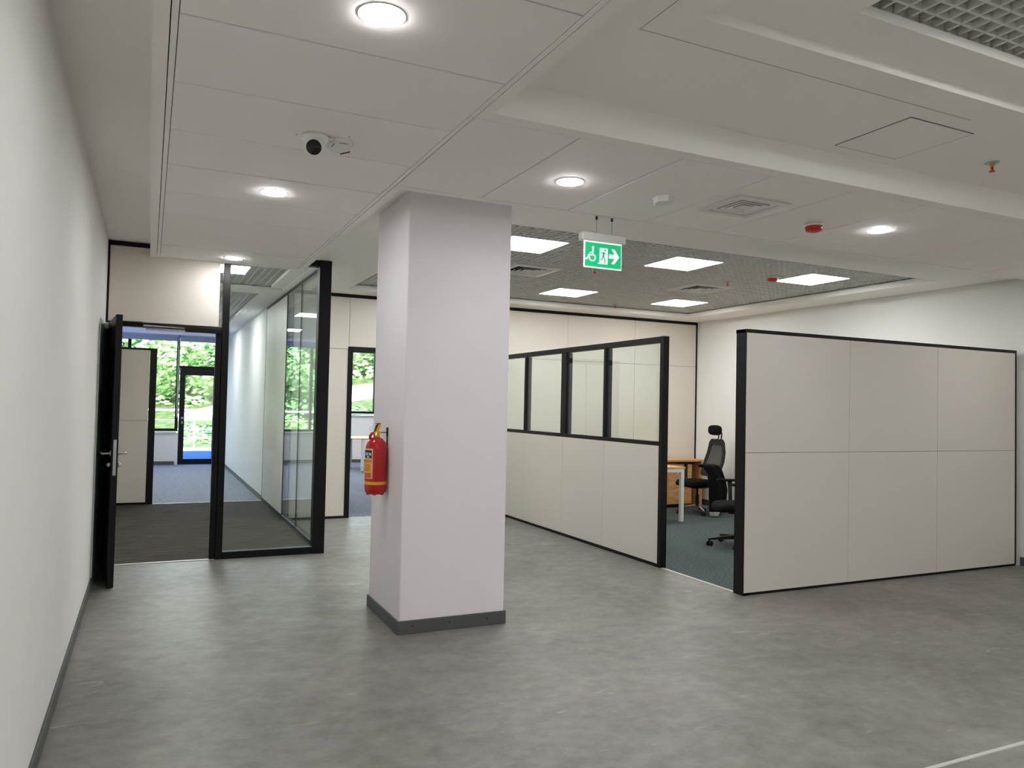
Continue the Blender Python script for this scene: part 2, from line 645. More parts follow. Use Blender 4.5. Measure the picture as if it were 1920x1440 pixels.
def facade_window(name, xs, z0, z1, label):
    w = thing(name, label, 'window', (0, YF + 0.02, 0), kind='structure')
    f = MB()
    f.box(xs[0], xs[-1], 0, 0.08, z0, z0 + 0.06, bev=0.004)
    f.box(xs[0], xs[-1], 0, 0.08, z1 - 0.06, z1, bev=0.004)
    obj('window_frame', f, BLACK, w)
    for x in xs:
        obj('mullion', B(x - 0.033, x + 0.033, -0.005, 0.085, z0, z1, bev=0.004), BLACK, w)
    for a, b in zip(xs, xs[1:]):
        obj('pane', B(a + 0.03, b - 0.03, 0.035, 0.047, z0 + 0.05, z1 - 0.05), GLASSC, w)
    obj('window_sill', B(xs[0], xs[-1], -0.10, 0.0, z0 - 0.035, z0 - 0.005, bev=0.005), WHITEM, w)
    return w


facade_window('window_1', [-2.95, -1.43, -0.42, 0.58], 0.76, 2.95, 'black framed window beside the balcony door above a white parapet')
facade_window('window_2', [1.75, 2.9, 4.05, 5.17, 6.35, 7.9], 1.22, 2.95, 'black framed window seen through the doorway behind the extinguisher')
# balcony door with transom
d = thing('door_2', 'black framed glazed balcony door at the far end of the rear room', 'door', (0, YF + 0.02, 0), kind='structure')
f = MB()
f.box(0.61, 1.47, 0.0, 0.08, 2.2, 2.25, bev=0.004)
f.box(1.42, 1.47, 0.0, 0.08, 0.0, 2.95, bev=0.004)
f.box(0.61, 1.47, 0.0, 0.08, 2.89, 2.95, bev=0.004)
obj('door_frame', f, BLACK, d)
obj('transom_pane', B(0.60, 1.43, 0.035, 0.047, 2.24, 2.9), GLASSC, d)
f = MB()
f.box(0.63, 0.745, -0.02, 0.06, 0.005, 2.2, bev=0.005)
f.box(1.345, 1.44, -0.02, 0.06, 0.005, 2.2, bev=0.005)
f.box(0.745, 1.345, -0.02, 0.06, 2.04, 2.2, bev=0.005)
f.box(0.745, 1.345, -0.02, 0.06, 0.005, 0.13, bev=0.005)
leaf = obj('door_leaf', f, BLACK, d)
obj('pane', B(0.74, 1.35, 0.014, 0.026, 0.12, 2.05), GLASSC, leaf)
h = MB()
h.tube([(0.70, -0.02, 1.06), (0.70, -0.07, 1.06), (0.82, -0.07, 1.06)], 0.010)
h.box(0.675, 0.725, -0.028, -0.02, 1.035, 1.085, bev=0.003)
h.box(0.685, 0.715, -0.03, -0.02, 0.93, 0.99, bev=0.003)
obj('handle', h, STEEL, leaf)
# roller blinds rolled up under the head, with bead chain
for (x0, x1, lab) in ((-2.95, 0.585, 'rolled up blue grey blind over the window beside the balcony door'), (0.595, 1.46, 'rolled up blue grey blind above the balcony door')):
    bl = thing('roller_blind', lab, 'blind', (0, YF - 0.09, 2.92))
    x1 -= 0.0 if x0 > 0 else 0.012
    obj('roller', MB().tube([(x0, 0, 0.02), (x1, 0, 0.02)], 0.045, 14), BLINDM, bl)
    obj('fabric', B(x0 + 0.02, x1 - 0.02, 0.042, 0.046, -0.10, 0.03), BLINDM, bl)
    obj('hem_bar', B(x0 + 0.02, x1 - 0.02, 0.036, 0.052, -0.12, -0.10, bev=0.003), BLINDM, bl)
    if x0 < 0:
        pts = []
        for k in range(13):
            pts.append((x1 + 0.005, 0.0 - 0.0, 0.02 - 1.88 * k / 12))
        ch = MB().tube([(0.566, -0.05, 0.0), (0.570, -0.06, -0.9), (0.578, -0.06, -1.80), (0.586, -0.06, -1.86), (0.594, -0.06, -1.80), (0.592, -0.06, -0.9), (0.588, -0.05, -0.02)], 0.005, 6)
        obj('bead_chain', ch, WHITEP, bl)

# ------------------------------------------------------------------ roof slab over everything
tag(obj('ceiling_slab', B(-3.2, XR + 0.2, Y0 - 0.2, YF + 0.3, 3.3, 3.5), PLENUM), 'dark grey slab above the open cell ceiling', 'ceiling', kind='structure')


# ------------------------------------------------------------------ ceilings
def ring(mb, X0, X1, Ya, Yb, x0, x1, y0, y1, z0, z1):
    """slab X0..X1, Ya..Yb with a rectangular hole"""
    mb.box(X0, X1, Ya, y0, z0, z1)
    mb.box(X0, X1, y1, Yb, z0, z1)
    mb.box(X0, x0, y0, y1, z0, z1)
    mb.box(x1, X1, y0, y1, z0, z1)


mb = MB()
mb.box(XL, -0.03, Y0, YG, ZC, 2.975)
ring(mb, 1.34, XR, 4.45, YB, 2.20, 7.47, 5.36, 9.50, ZC, 2.975)
ceil = tag(obj('ceiling', mb, CEIL), 'white plasterboard ceiling framing the open cell coffer over the office', 'ceiling', kind='structure')
mb = MB()
ring(mb, 1.34, XR, Y0, 3.08, 1.81, 7.6, -2.2, 2.24, ZN, 2.99)
ring(mb, 1.70, 7.7, -2.3, 2.35, 2.34, 7.2, -1.6, 2.0, 2.99, 3.03)
ceil_n = tag(obj('ceiling', mb, CEIL), 'stepped white plasterboard ceiling at the upper right', 'ceiling', kind='structure')
obj('access_hatch', B(3.32, 3.787, 2.525, 2.978, ZN - 0.003, ZN - 0.0005), CEIL, ceil_n)
hf = MB()
for (a, b, c_, d_) in ((3.315, 3.792, 2.520, 2.525), (3.315, 3.792, 2.978, 2.983), (3.315, 3.32, 2.525, 2.978), (3.787, 3.792, 2.525, 2.978)):
    hf.box(a, b, c_, d_, ZN - 0.002, ZN - 0.0003)
obj('hatch_joint', hf, mat('hatch_shadow_gap', lin(86, 80, 72), 0.9, var=0.05), ceil_n)
cj = MB()
cj.box(1.653, 3.6, 2.413, 2.4155, ZN - 0.0012, ZN - 0.0002)
cj.box(1.650, 1.6525, 0.4, 2.4155, ZN - 0.0012, ZN - 0.0002)
obj('board_joint', cj, mat('board_joint_line', lin(168, 162, 152), 0.9, var=0.03), ceil_n)
mb = MB()
ZG = 2.90
ring(mb, XL, XG, YG + 0.06, 10.3, -0.1, 1.49, 8.0, 10.05, ZG, 2.935)
mb.box(XL, XG, 10.3, 10.5, ZG, 2.935)
mb.box(XL, -0.1, 10.5, 12.0, ZG, 2.935)
mb.box(1.27, XG, 10.5, 12.0, ZG, 2.935)
mb.box(-3.0, -0.1, 12.0, 18.35, ZG, 2.935)
mb.box(1.27, XG, 12.0, 18.35, ZG, 2.935)
mb.box(-0.1, 1.27, 17.7, 18.35, ZG, 2.935)
mb.box(-3.0, XG, 18.33, 18.35, 2.935, 3.12)
mb.box(-3.0, XG, 18.33, YF, 3.12, 3.15)
ceil_g = tag(obj('ceiling', mb, CEIL), 'white ceiling with open cell coffers in the glazed room', 'ceiling', kind='structure')
mb = MB()
mb.box(XG + 0.12, XR, YB + 0.08, YF, ZG, 2.935)
tag(obj('ceiling', mb, CEIL), 'white ceiling of the room behind the extinguisher', 'ceiling', kind='structure')

# dropped L-shaped band of long tiles
mb = MB()
FL = ZT + 0.15
mb.box(-0.03, 0.024, Y0, YG + 0.0, ZT, FL - 0.02)                 # left edge
mb.box(1.285, 1.34, Y0, 3.08, ZT, FL + 0.03)                      # right edge before the arm
mb.box(1.285, 1.34, 4.45, YG, ZT, FL + 0.03)                      # right edge beyond the arm
mb.box(1.285, XR, 3.08, 3.150, ZT, FL + 0.05)                     # arm, camera side
mb.box(1.285, XR, 4.385, 4.45, ZT, FL + 0.0)                      # arm, far side
mb.box(0.024, 1.285, 7.672, YG, ZT, FL)                           # far end
band = tag(obj('ceiling', mb, CEIL), 'dropped L-shaped band of long white ceiling tiles with downlights', 'ceiling', kind='structure')
bk = MB()
bk.box(0.024, 1.285, Y0, 7.672, ZT + 0.03, ZT + 0.05)
bk.box(1.285, XR, 3.150, 4.385, ZT + 0.03, ZT + 0.05)
obj('backing', bk, CORE, band)
rl = MB()
rl.box(0.028, 0.050, Y0, 7.668, ZT + 0.001, ZT + 0.03)
rl.box(1.258, 1.281, Y0, 3.153, ZT + 0.001, ZT + 0.03)
rl.box(1.258, 1.281, 4.383, 7.668, ZT + 0.001, ZT + 0.03)
rl.box(1.258, 1.281, 3.157, 4.379, ZT + 0.001, ZT + 0.03)
rl.box(1.285, XR, 3.153, 3.165, ZT + 0.001, ZT + 0.03)
rl.box(1.285, XR, 4.372, 4.382, ZT + 0.001, ZT + 0.03)
obj('tile_rail', rl, CEIL, band)
g = 0.0045
k = 0
y = 2.775 - 0.61 * 11
tile_me = None
ys = [2.775 + 0.61 * i for i in range(-11, 9)]
for a, b in zip(ys, ys[1:]):
    if a < Y0:
        a = Y0
    if tile_me is None or abs((b - a) - 0.61) > 1e-6:
        me = B(0.053, 1.255, g, (b - a) - g, 0, 0.02, bev=0.002).mesh('ceiling_tile')
        fix_normals(me)
        if abs((b - a) - 0.61) <= 1e-6:
            tile_me = me
    else:
        me = tile_me
    obj('ceiling_tile', me, TILE, band, (0, a, ZT + random.uniform(-0.0008, 0.0012)))
xs = [1.284, 1.832] + [1.832 + 0.615 * i for i in range(1, 11)]
arm_me = None
for i, (a, b) in enumerate(zip(xs, xs[1:])):
    b = min(b, XR)
    if i and abs((b - a) - 0.615) < 1e-6 and arm_me:
        me = arm_me
    else:
        me = B(g, (b - a) - g, 3.168, 4.369, 0, 0.02, bev=0.002).mesh('ceiling_tile')
        fix_normals(me)
        if i:
            arm_me = me
    obj('ceiling_tile', me, TILE, band, (a, 0, ZT + random.uniform(-0.0008, 0.0012)))

# open cell grid panels
GP = 0.594


def grid_mesh(wx, wy, n=8, h=0.062, t=0.013):
    mbx = MB()
    for i in range(n + 1):
        p = i * wx / n
        hw = t / 2
        mbx.box(max(0.002, p - hw), min(wx - 0.002, p + hw), 0.002, wy - 0.002, 0, h)
    for i in range(n + 1):
        p = i * wy / n
        hw = t / 2
        # short cross bars sit 0.3 mm above the long ones so no faces coincide
        mbx.box(0.003, wx - 0.003, max(0.0025, p - hw), min(wy - 0.0025, p + hw), 0.0004, h - 0.0004)
    me = mbx.mesh('grid_panel')
    fix_normals(me)
    me.materials.append(GRID)
    return me


GM = grid_mesh(GP, GP)
light_cells = {(1, 1), (4, 1), (7, 1), (1, 5), (4, 5), (7, 5)}
vent_cells = {(2, 3), (6, 3)}
GX0, GY0, GZ = 2.224, 5.426, 2.985
for i in range(9):
    for j in range(-1, 7):
        if (i, j) in light_cells or (i, j) in vent_cells:
            continue
        obj('grid_panel', GM, None, ceil, (GX0 + GP * i, GY0 + GP * j, GZ))
NX0, NY0 = 2.918 - GP * 1, 2.02 - GP
ADDED_NEAR_LIGHTS = [(1, -1), (1, -5), (4, -5), (7, -5)]  # unseen panels, added and placed to brighten the column and partition fronts
for i in range(9):
    for j in range(-5, 1):
        if (i, j) in ADDED_NEAR_LIGHTS:
            continue
        obj('grid_panel', GM, None, ceil_n, (NX0 + GP * i, NY0 + GP * j, 3.04))
GZ2 = 2.945
for i in range(3):
    for j in range(4):
        if (i, j) == (1, 1):
            continue
        obj('grid_panel', GM, None, ceil_g, (0.375 - GP + GP * i, 8.11 + GP * (j - 0), GZ2))
for i in range(3):
    for j in range(13):
        if (i, j) in ((1, 4), (1, 9)):
            continue
        obj('grid_panel', GM, None, ceil_g, (0.375 - GP + GP * i, 10.42 + GP * j, GZ2))


# ------------------------------------------------------------------ ceiling lights and vents
def led_panel(x, y, z, label, group='square LED panels', glow=None):
    t = thing('ceiling_light', label, 'ceiling light', (x, y, z), group=group)
    f = MB()
    s = GP / 2 - 0.003
    for (a, b, c_, d_) in ((-s, s, -s, -s + 0.012), (-s, s, s - 0.012, s), (-s, -s + 0.012, -s + 0.012, s - 0.012), (s - 0.012, s, -s + 0.012, s - 0.012)):
        f.box(a, b, c_, d_, 0, 0.03)
    obj('frame', f, WHITEM, t)
    obj('diffuser', B(-s + 0.012, s - 0.012, -s + 0.012, s - 0.012, 0.004, 0.012), glow or LEDP, t)
    obj('housing', B(-s + 0.012, s - 0.012, -s + 0.012, s - 0.012, 0.012, 0.05), WHITEM, t)
    return t


def cell(i, j):
    return GX0 + GP * (i + 0.5), GY0 + GP * (j + 0.5)


for (c_, lab) in (((1, 1), 'glowing square LED panel half hidden by the top of the white column'),
                  ((4, 1), 'glowing square LED panel to the right of the green exit sign'),
                  ((7, 1), 'glowing square LED panel beside the small red detector in the grid'),
                  ((1, 5), 'square LED panel in the grid hidden behind the column'),
                  ((4, 5), 'glowing square LED panel just below the green exit sign'),
                  ((7, 5), 'glowing square LED panel nearest the far right corner above the office')):
    x, y = cell(*c_)
    led_panel(x, y, GZ, lab)
for (i, j) in ADDED_NEAR_LIGHTS:
    led_panel(NX0 + GP * (i + 0.5), NY0 + GP * (j + 0.5), 3.04, 'unseen LED panel added in the upper right coffer, above and behind the viewer', 'added LED panels of the near coffer', LEDN)
for (x, y) in ((3.6, 12.2), (3.6, 15.2), (6.0, 12.2), (6.0, 15.2), (3.6, 17.4), (5.2, 17.4)):  # unseen panels added to lift the dim far parapet and carpet
    led_panel(x, y, 2.885, 'unseen LED panel added to brighten the room behind the extinguisher', 'added LED panels of the room behind')
led_panel(0.375 + GP / 2, 8.11 + GP * 1.5, GZ2, 'glowing LED panel in the grid above the glazed front room', glow=LEDN)
led_panel(0.375 + GP / 2, 10.42 + GP * 4.5, GZ2, 'LED panel of the rear room mirrored in the side glass, front one', glow=LEDN)
led_panel(0.375 + GP / 2, 10.42 + GP * 9.5, GZ2, 'LED panel of the rear room mirrored in the side glass, rear one', glow=LEDN)


def downlight(x, y, label):
    t = thing('downlight', label, 'ceiling light', (x, y, ZT - 0.0015), group='round downlights in the tile band')
    obj('trim_ring', MB().lathe([(0.0755, 0.001), (0.077, -0.002), (0.080, -0.002), (0.081, 0.001)], 36), WHITEM, t)
    obj('diffuser', MB().lathe([(0.075, -0.001), (0.073, -0.005), (0.060, -0.008), (0.03, -0.009)], 36), LEDD, t)
    return t


for (x, y, lab) in ((0.66, 2.465, 'large glowing round downlight at the top of the picture'),
                    (0.66, 4.905, 'glowing round downlight beyond the ceiling camera'),
                    (0.66, 7.375, 'glowing round downlight at the far end of the band above the glass'),
                    (2.138, 3.80, 'glowing round downlight in the tiles above the exit sign'),
                    (4.605, 3.745, 'glowing round downlight in the tiles beside the red detector'),
                    (7.07, 3.75, 'round downlight at the far right end of the tile band'),
                    (0.66, 0.02, 'round downlight over the near end of the tile band'),
                    (0.66, -2.42, 'round downlight at the back of the tile band behind the viewer')):
    downlight(x, y, lab)


def air_vent(x, y, z, half, label):
    t = thing('air_vent', label, 'air vent', (x, y, z), group='square ceiling diffusers')
    fr = MB()
    o_, i_ = half, half * 0.78
    zt = -0.006
    for s in range(4):
        pts = [(-o_, -o_, zt), (o_, -o_, zt), (i_, -i_, zt), (-i_, -i_, zt), (-o_, -o_, 0.0), (o_, -o_, 0.0), (i_, -i_, 0.02), (-i_, -i_, 0.02)]
        M = Matrix.Rotation(PI / 2 * s, 4, 'Z')
        fr.add([tuple(M @ Vector(q)) for q in pts], [(0, 3, 2, 1), (0, 1, 5, 4), (3, 7, 6, 2), (4, 5, 6, 7), (0, 4, 7, 3), (1, 2, 6, 5)])
    obj('frame', fr, WHITEM, t)
    obj('duct', B(-i_, i_, -i_, i_, 0.055, 0.06), CORE, t)
    sd = MB()
    for (a, b, c_, d_) in ((-i_, i_, -i_, -i_ + 0.004), (-i_, i_, i_ - 0.004, i_), (-i_, -i_ + 0.004, -i_, i_), (i_ - 0.004, i_, -i_, i_)):
        sd.box(a, b, c_, d_, 0.0, 0.055)
    obj('throat', sd, CORE, t)
    for q in range(4):
        r_out = i_ * (0.95 - 0.22 * q)
        r_in = r_out - i_ * 0.115
        lv = MB()
        for s in range(4):
            M = Matrix.Rotation(PI / 2 * s, 4, 'Z')
            pts = [(-r_out, -r_out, -0.004), (r_out, -r_out, -0.004), (r_in, -r_in, 0.030), (-r_in, -r_in, 0.030)]
            pts += [(p[0], p[1], p[2] + 0.003) for p in pts]
            lv.add([tuple(M @ Vector(p)) for p in pts], [(0, 3, 2, 1), (4, 5, 6, 7), (0, 1, 5, 4), (2, 3, 7, 6), (1, 2, 6, 5), (3, 0, 4, 7)])
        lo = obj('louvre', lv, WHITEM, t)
        lo.data.materials.append(BLACKP)  # blade tops painted black to stand for the shade between louvres
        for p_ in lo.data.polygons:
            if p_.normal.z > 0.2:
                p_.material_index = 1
    obj('centre_plate', B(-i_ * 0.16, i_ * 0.16, -i_ * 0.16, i_ * 0.16, 0.0, 0.004), WHITEM, t)
    return t


air_vent(3.36, 3.735, ZT - 0.002, 0.20, 'square white air diffuser with louvre tops blackened as shade in the long tiles')
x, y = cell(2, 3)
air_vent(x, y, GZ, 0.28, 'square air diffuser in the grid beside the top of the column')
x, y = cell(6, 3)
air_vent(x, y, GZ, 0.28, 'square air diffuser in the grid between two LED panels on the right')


def plain_panel(i, j):
    """white carrier tile round a diffuser"""
    x, y = cell(i, j)
    s = GP / 2 - 0.002
    mbx = MB()
    ring(mbx, x - s, x + s, y - s, y + s, x - 0.275, x + 0.275, y - 0.275, y + 0.275, GZ + 0.001, GZ + 0.01)
    obj('carrier_tile', mbx, TILE, ceil)


for c_ in vent_cells:
    plain_panel(*c_)

# ------------------------------------------------------------------ white column
COLX0, COLX1, COLY0, COLY1 = 1.512, 2.26, 4.833, 5.583
c = obj('column', B(COLX0, COLX1, COLY0, COLY1, 0, 2.91, bev=0.006), COLP)
tag(c, 'square white painted column in the middle of the vinyl floor', 'column', kind='structure')
mb = MB()
s = 0.013
mb.box(COLX0 - s, COLX1 + s, COLY0 - s, COLY0, 0, BH, bev=0.003)
mb.box(COLX0 - s, COLX1 + s, COLY1, COLY1 + s, 0, BH, bev=0.003)
mb.box(COLX0 - s, COLX0, COLY0, COLY1, 0, BH, bev=0.003)
mb.box(COLX1, COLX1 + s, COLY0, COLY1, 0, BH, bev=0.003)
obj('baseboard', mb, SKIRT, c)
for x in (1.60, 1.86, 2.13):
    obj('screw', MB().lathe([(0.006, 0.0), (0.006, -0.002)], 10, (x, COLY0 - s, 0.05), 'y'), BLACKP, c)

# ------------------------------------------------------------------ panelled back wall
wb = tag(obj('wall_back', MB().box(XG + 0.05, 2.35, YB + 0.02, YB + 0.08, 0, 3.3).box(3.25, XR, YB + 0.02, YB + 0.08, 0, 3.3).box(2.35, 3.25, YB + 0.02, YB + 0.08, 2.21, 3.3), CORE),
         'full height wall of cream panels at the back behind the windowed partition', 'wall', kind='structure')
px = [XG + 0.06, 2.335, 3.25, 4.394, 5.594, 6.792, 7.975]
zs = [0.03, 2.19, 2.868]
for a, b in zip(px, px[1:]):
    for z0, z1 in zip(zs, zs[1:]):
        if a == 2.335:
            if z0 < 1:
                continue
            z0 = 2.225
        e = 0.002
        obj('wall_panel', B(a + e, b - e, YB, YB + 0.022, z0 + e, z1 - e, bev=0.001), PANEL, wb)
tr = MB()
tr.box(XG + 0.05, XR - 0.005, YB - 0.006, YB + 0.022, 2.87, 2.905)
tr.box(XG + 0.05, 2.33, YB - 0.006, YB + 0.022, 0.0, 0.03)
tr.box(3.26, XR - 0.005, YB - 0.006, YB + 0.022, 0.0, 0.03)
tr.box(7.977, 7.998, YB - 0.006, YB + 0.022, 0.0, 2.905)
obj('trim', tr, BLACK, wb)
fr = MB()
fr.box(2.325, 2.39, YB - 0.012, YB + 0.10, 0, 2.22, bev=0.003)
fr.box(3.22, 3.285, YB - 0.012, YB + 0.10, 0, 2.22, bev=0.003)
fr.box(2.39, 3.22, YB - 0.012, YB + 0.10, 2.155, 2.22, bev=0.003)
dd = tag(obj('door_3', fr, BLACK), 'black doorway frame in the cream panels behind the extinguisher', 'door', kind='structure')

# ------------------------------------------------------------------ glazed front of the left room
gw = thing('wall_glazed', 'black framed glass front of the left room with open doorway', 'wall', (0, 0, 0), kind='structure')
obj('transom_panel', B(-0.352, 0.575, YG + 0.0, YG + 0.06, 2.185, 2.865, bev=0.002), PANEL, gw)
f = MB()
f.box(XL + 0.002, 0.60, YG - 0.004, YG + 0.07, 2.867, 2.905)
f.box(XL + 0.002, -0.354, YG - 0.004, YG + 0.07, 2.18, 2.867)
obj('trim', f, BLACK, gw)
f = MB()
f.box(XL + 0.002, -0.325, YG - 0.01, YG + 0.08, 0, 2.18, bev=0.003)
f.box(-0.325, 0.555, YG - 0.01, YG + 0.08, 2.143, 2.18, bev=0.003)
f.box(0.555, 0.605, YG - 0.01, YG + 0.08, 0, 2.18, bev=0.003)
obj('door_frame', f, BLACK, gw)
obj('mullion', B(0.607, 0.668, YG - 0.02, YG + 0.08, 0, 2.905, bev=0.003), BLACK, gw)
obj('bottom_rail', B(0.668, 1.50, YG - 0.02, YG + 0.08, 0, 0.065, bev=0.004), BLACK, gw)
obj('top_rail', B(0.668, 1.50, YG - 0.02, YG + 0.08, 2.845, 2.905, bev=0.004), BLACK, gw)
obj('post', B(1.50, 1.618, YG - 0.03, YG + 0.09, 0, 2.908, bev=0.004), BLACK, gw)
obj('pane', B(0.66, 1.505, YG + 0.02, YG + 0.03, 0.06, 2.85), GLASSG, gw)
obj('gasket', MB().box(0.668, 1.50, YG - 0.012, YG - 0.006, 0.066, 0.072), STEEL, gw)
# glazed side with end panel
gs = thing('wall_partition', 'glass side wall of the left room ending in a white panel', 'wall', (0, 0, 0), kind='structure')
f = MB()
f.box(XG, XG + 0.06, YG + 0.09, 10.13, 0, 0.05, bev=0.003)
f.box(XG, XG + 0.06, YG + 0.09, 10.13, 2.87, 2.90, bev=0.003)
f.box(XG, XG + 0.06, 10.10, 10.13, 0.05, 2.87, bev=0.003)
obj('frame', f, BLACK, gs)
obj('pane', B(XG + 0.006, XG + 0.016, YG + 0.09, 9.108, 0.04, 2.88), GLASSG, gs)
obj('pane', B(XG + 0.006, XG + 0.016, 9.118, 10.11, 0.04, 2.88), GLASSG, gs)
obj('joint', B(XG + 0.003, XG + 0.019, 9.108, 9.118, 0.05, 2.87), BLACK, gs)
obj('panel', B(XG, XG + 0.10, 10.135, 11.985, 0.055, 2.862, bev=0.002), PANELW, gs)
f = MB()
f.box(XG - 0.002, XG + 0.10, 10.13, 12.0, 0.0, 0.053)
f.box(XG - 0.002, XG + 0.10, 10.13, 12.0, 2.864, 2.90)
f.box(XG - 0.002, XG + 0.10, 11.987, 12.0, 0.053, 2.864)
obj('trim', f, BLACK, gs)

# open glass door leaf hinged on the left jamb
dl = thing('door_1', 'black door leaf standing open against the left wall', 'door', (-0.326, 7.70, 0), kind='structure')
ang = math.atan2(-(0.24 - 0.338), -(7.70 - 6.79))
L = math.hypot(0.098, 0.91)
dl.rotation_euler = (0, 0, math.atan2(6.79 - 7.70, -0.24 + 0.338))
T2 = 0.0235
f = MB()
f.box(0, 0.09, -T2, T2, 0.008, 2.155, bev=0.003)
f.box(L - 0.09, L, -T2, T2, 0.008, 2.155, bev=0.003)
f.box(0.09, L - 0.09, -T2, T2, 0.008, 0.10, bev=0.003)
f.box(0.09, L - 0.09, -T2, T2, 2.065, 2.155, bev=0.003)
obj('stile_frame', f, BLACK, dl)
obj('infill_panel', B(0.085, L - 0.085, -0.018, 0.018, 0.095, 2.07), BLACK, dl)
obj('lock_plate', B(L, L + 0.003, -0.011, 0.011, 0.885, 1.165), STEEL, dl)
for sgn in (-1, 1):
    h = MB()
    h.tube([(L - 0.05, sgn * T2, 1.055), (L - 0.05, sgn * (T2 + 0.055), 1.055), (L - 0.06, sgn * (T2 + 0.062), 1.055), (L - 0.17, sgn * (T2 + 0.062), 1.055)], 0.009, 10)
    h.lathe([(0.024, 0.0), (0.024, 0.008)] if sgn > 0 else [(0.024, -0.008), (0.024, 0.0)], 18, (L - 0.05, sgn * T2, 1.055), 'y')
    obj('handle', h, STEEL, dl)
    obj('cylinder_rose', MB().lathe([(0.022, 0.0), (0.020, 0.02), (0.010, 0.022), (0.010, 0.03)] if sgn > 0 else [(0.010, -0.03), (0.010, -0.022), (0.020, -0.02), (0.022, 0.0)], 16, (L - 0.05, sgn * T2, 0.965), 'y'), STEEL, dl)
cl = obj('closer_body', B(0.03, 0.25, -T2 - 0.045, -T2, 2.085, 2.145, bev=0.012), GREYP, dl)
# arm of the closer and slide box on the frame head
ca = thing('door_closer', 'black door closer arm fixed above the open doorway', 'door closer', (0, YG - 0.012, 0))
obj('slide_box', B(0.285, 0.60, -0.03, 0.0, 2.118, 2.165, bev=0.004), BLACK, ca)
obj('arm', MB().box(-0.30, -0.07, -0.036, -0.016, 2.168, 2.186, bev=0.003), BLACK, ca)
obj('rod', MB().tube([(-0.10, -0.026, 2.173), (0.30, -0.02, 2.160)], 0.006, 8), BLACK, ca)
obj('cover', B(-0.065, 0.284, -0.008, 0.0, 2.150, 2.168), STEEL, ca)

# low partition in the rear of the glazed room
lp = thing('low_partition', 'white panelled low partition with black end post beyond the open door', 'partition', (0, 12.0, 0), kind='structure')
obj('post', B(-0.0, 0.09, 0.0, 0.10, 0, 2.205, bev=0.003), BLACK, lp)
for (z0, z1) in ((0.03, 1.178), (1.182, 2.175)):
    obj('panel', B(-0.368, -0.002, 0.0, 0.09, z0, z1, bev=0.001), PANEL, lp)
f = MB()
f.box(-0.368, 0.0, -0.003, 0.093, 2.177, 2.205)
f.box(-0.368, 0.0, -0.003, 0.093, 0.0, 0.028)
f.box(-0.368, -0.002, 0.004, 0.086, 1.178, 1.182)
obj('trim', f, BLACK, lp)

# ------------------------------------------------------------------ windowed partition (office, side facing the column)
wp = thing('windowed_partition', 'half glazed partition with four panes in a black frame right of the column', 'partition', (4.40, 0, 0), kind='structure')
obj('post', B(0.0, 0.065, 5.945, 6.005, 0, 2.195, bev=0.003), BLACK, wp)
my = [6.005, 6.985, 7.88, 8.90, 9.90]
f = B(0.0, 0.065, 6.005, 9.905, 2.135, 2.193, bev=0.003)
obj('top_rail', f, BLACK, wp)
obj('sill_rail', B(0.0, 0.065, 6.005, 9.905, 1.150, 1.188, bev=0.003), BLACK, wp)
obj('bottom_trim', B(0.003, 0.062, 6.005, 9.905, 0.0, 0.03), BLACK, wp)
for i, y in enumerate(my[1:]):
    hw = 0.06 if i == 1 else 0.022
    obj('mullion', B(0.0, 0.085, y - hw, min(9.908, y + hw), 1.188, 2.135, bev=0.003), BLACK, wp)
for i, (a, b) in enumerate(zip(my, my[1:])):
    h0 = 0.06 if i == 2 else 0.02
    h1 = 0.06 if i == 1 else 0.02
    obj('pane', B(0.018, 0.026, a + (h0 if i else 0) - 0.004, b - h1 + 0.004, 1.184, 2.139), GLASSG, wp)
    obj('panel', B(0.004, 0.060, a + 0.0015, b - 0.0015, 0.032, 1.148, bev=0.001), PANELW, wp)
obj('core', B(0.012, 0.050, 6.005, 9.90, 0.03, 1.15), CORE, wp)

# ------------------------------------------------------------------ solid partition (office, side facing the viewer)
sp = thing('solid_partition', 'white six panel partition with black edging at the right', 'partition', (0, 4.83, 0), kind='structure')
obj('post', B(4.397, 4.46, 0.004, 0.12, 0, 2.168, bev=0.003), BLACK, sp)
pxs = [4.402, 5.580, 6.747, 7.925]
for a, b in zip(pxs, pxs[1:]):
    for (z0, z1) in ((0.022, 1.156), (1.159, 2.14)):
        obj('panel', B(a + 0.0015, b - 0.0015, 0.0, 0.022, z0, z1, bev=0.001), PANELW, sp)
        if a > 4.41:
            obj('panel', B(a + 0.0015, b - 0.0015, 0.098, 0.12, z0, z1, bev=0.001), PANELW, sp)
        else:
            obj('panel', B(4.462, b - 0.0015, 0.098, 0.12, z0, z1, bev=0.001), PANELW, sp)
obj('core', B(4.46, 7.92, 0.014, 0.106, 0.01, 2.14), CORE, sp)
obj('top_trim', B(4.397, 7.945, -0.002, 0.122, 2.142, 2.170), BLACK, sp)
obj('bottom_trim', B(4.40, 7.945, 0.004, 0.116, 0.0, 0.02), BLACK, sp)
obj('end_trim', B(7.927, 7.945, -0.002, 0.122, 0.02, 2.142), BLACK, sp)

# ------------------------------------------------------------------ fire extinguisher on the column
fe = thing('fire_extinguisher', 'red fire extinguisher hung on the left side of the white column', 'fire extinguisher', (1.4335, 5.20, 0.868))
r = 0.0745
obj('cylinder', MB().lathe([(0.03, 0.012), (0.055, 0.004), (r * 0.93, 0.018), (r, 0.04), (r, 0.305), (r * 0.97, 0.335), (r * 0.82, 0.363), (r * 0.55, 0.385), (0.024, 0.395)], 36), RED, fe)
for k in range(6):
    a = 2 * PI * k / 6 + 0.2
    obj('foot', MB().lathe([(0.010, 0.0), (0.014, 0.012), (0.010, 0.02)], 10, (0.055 * math.cos(a), 0.055 * math.sin(a), 0)), RED, fe)


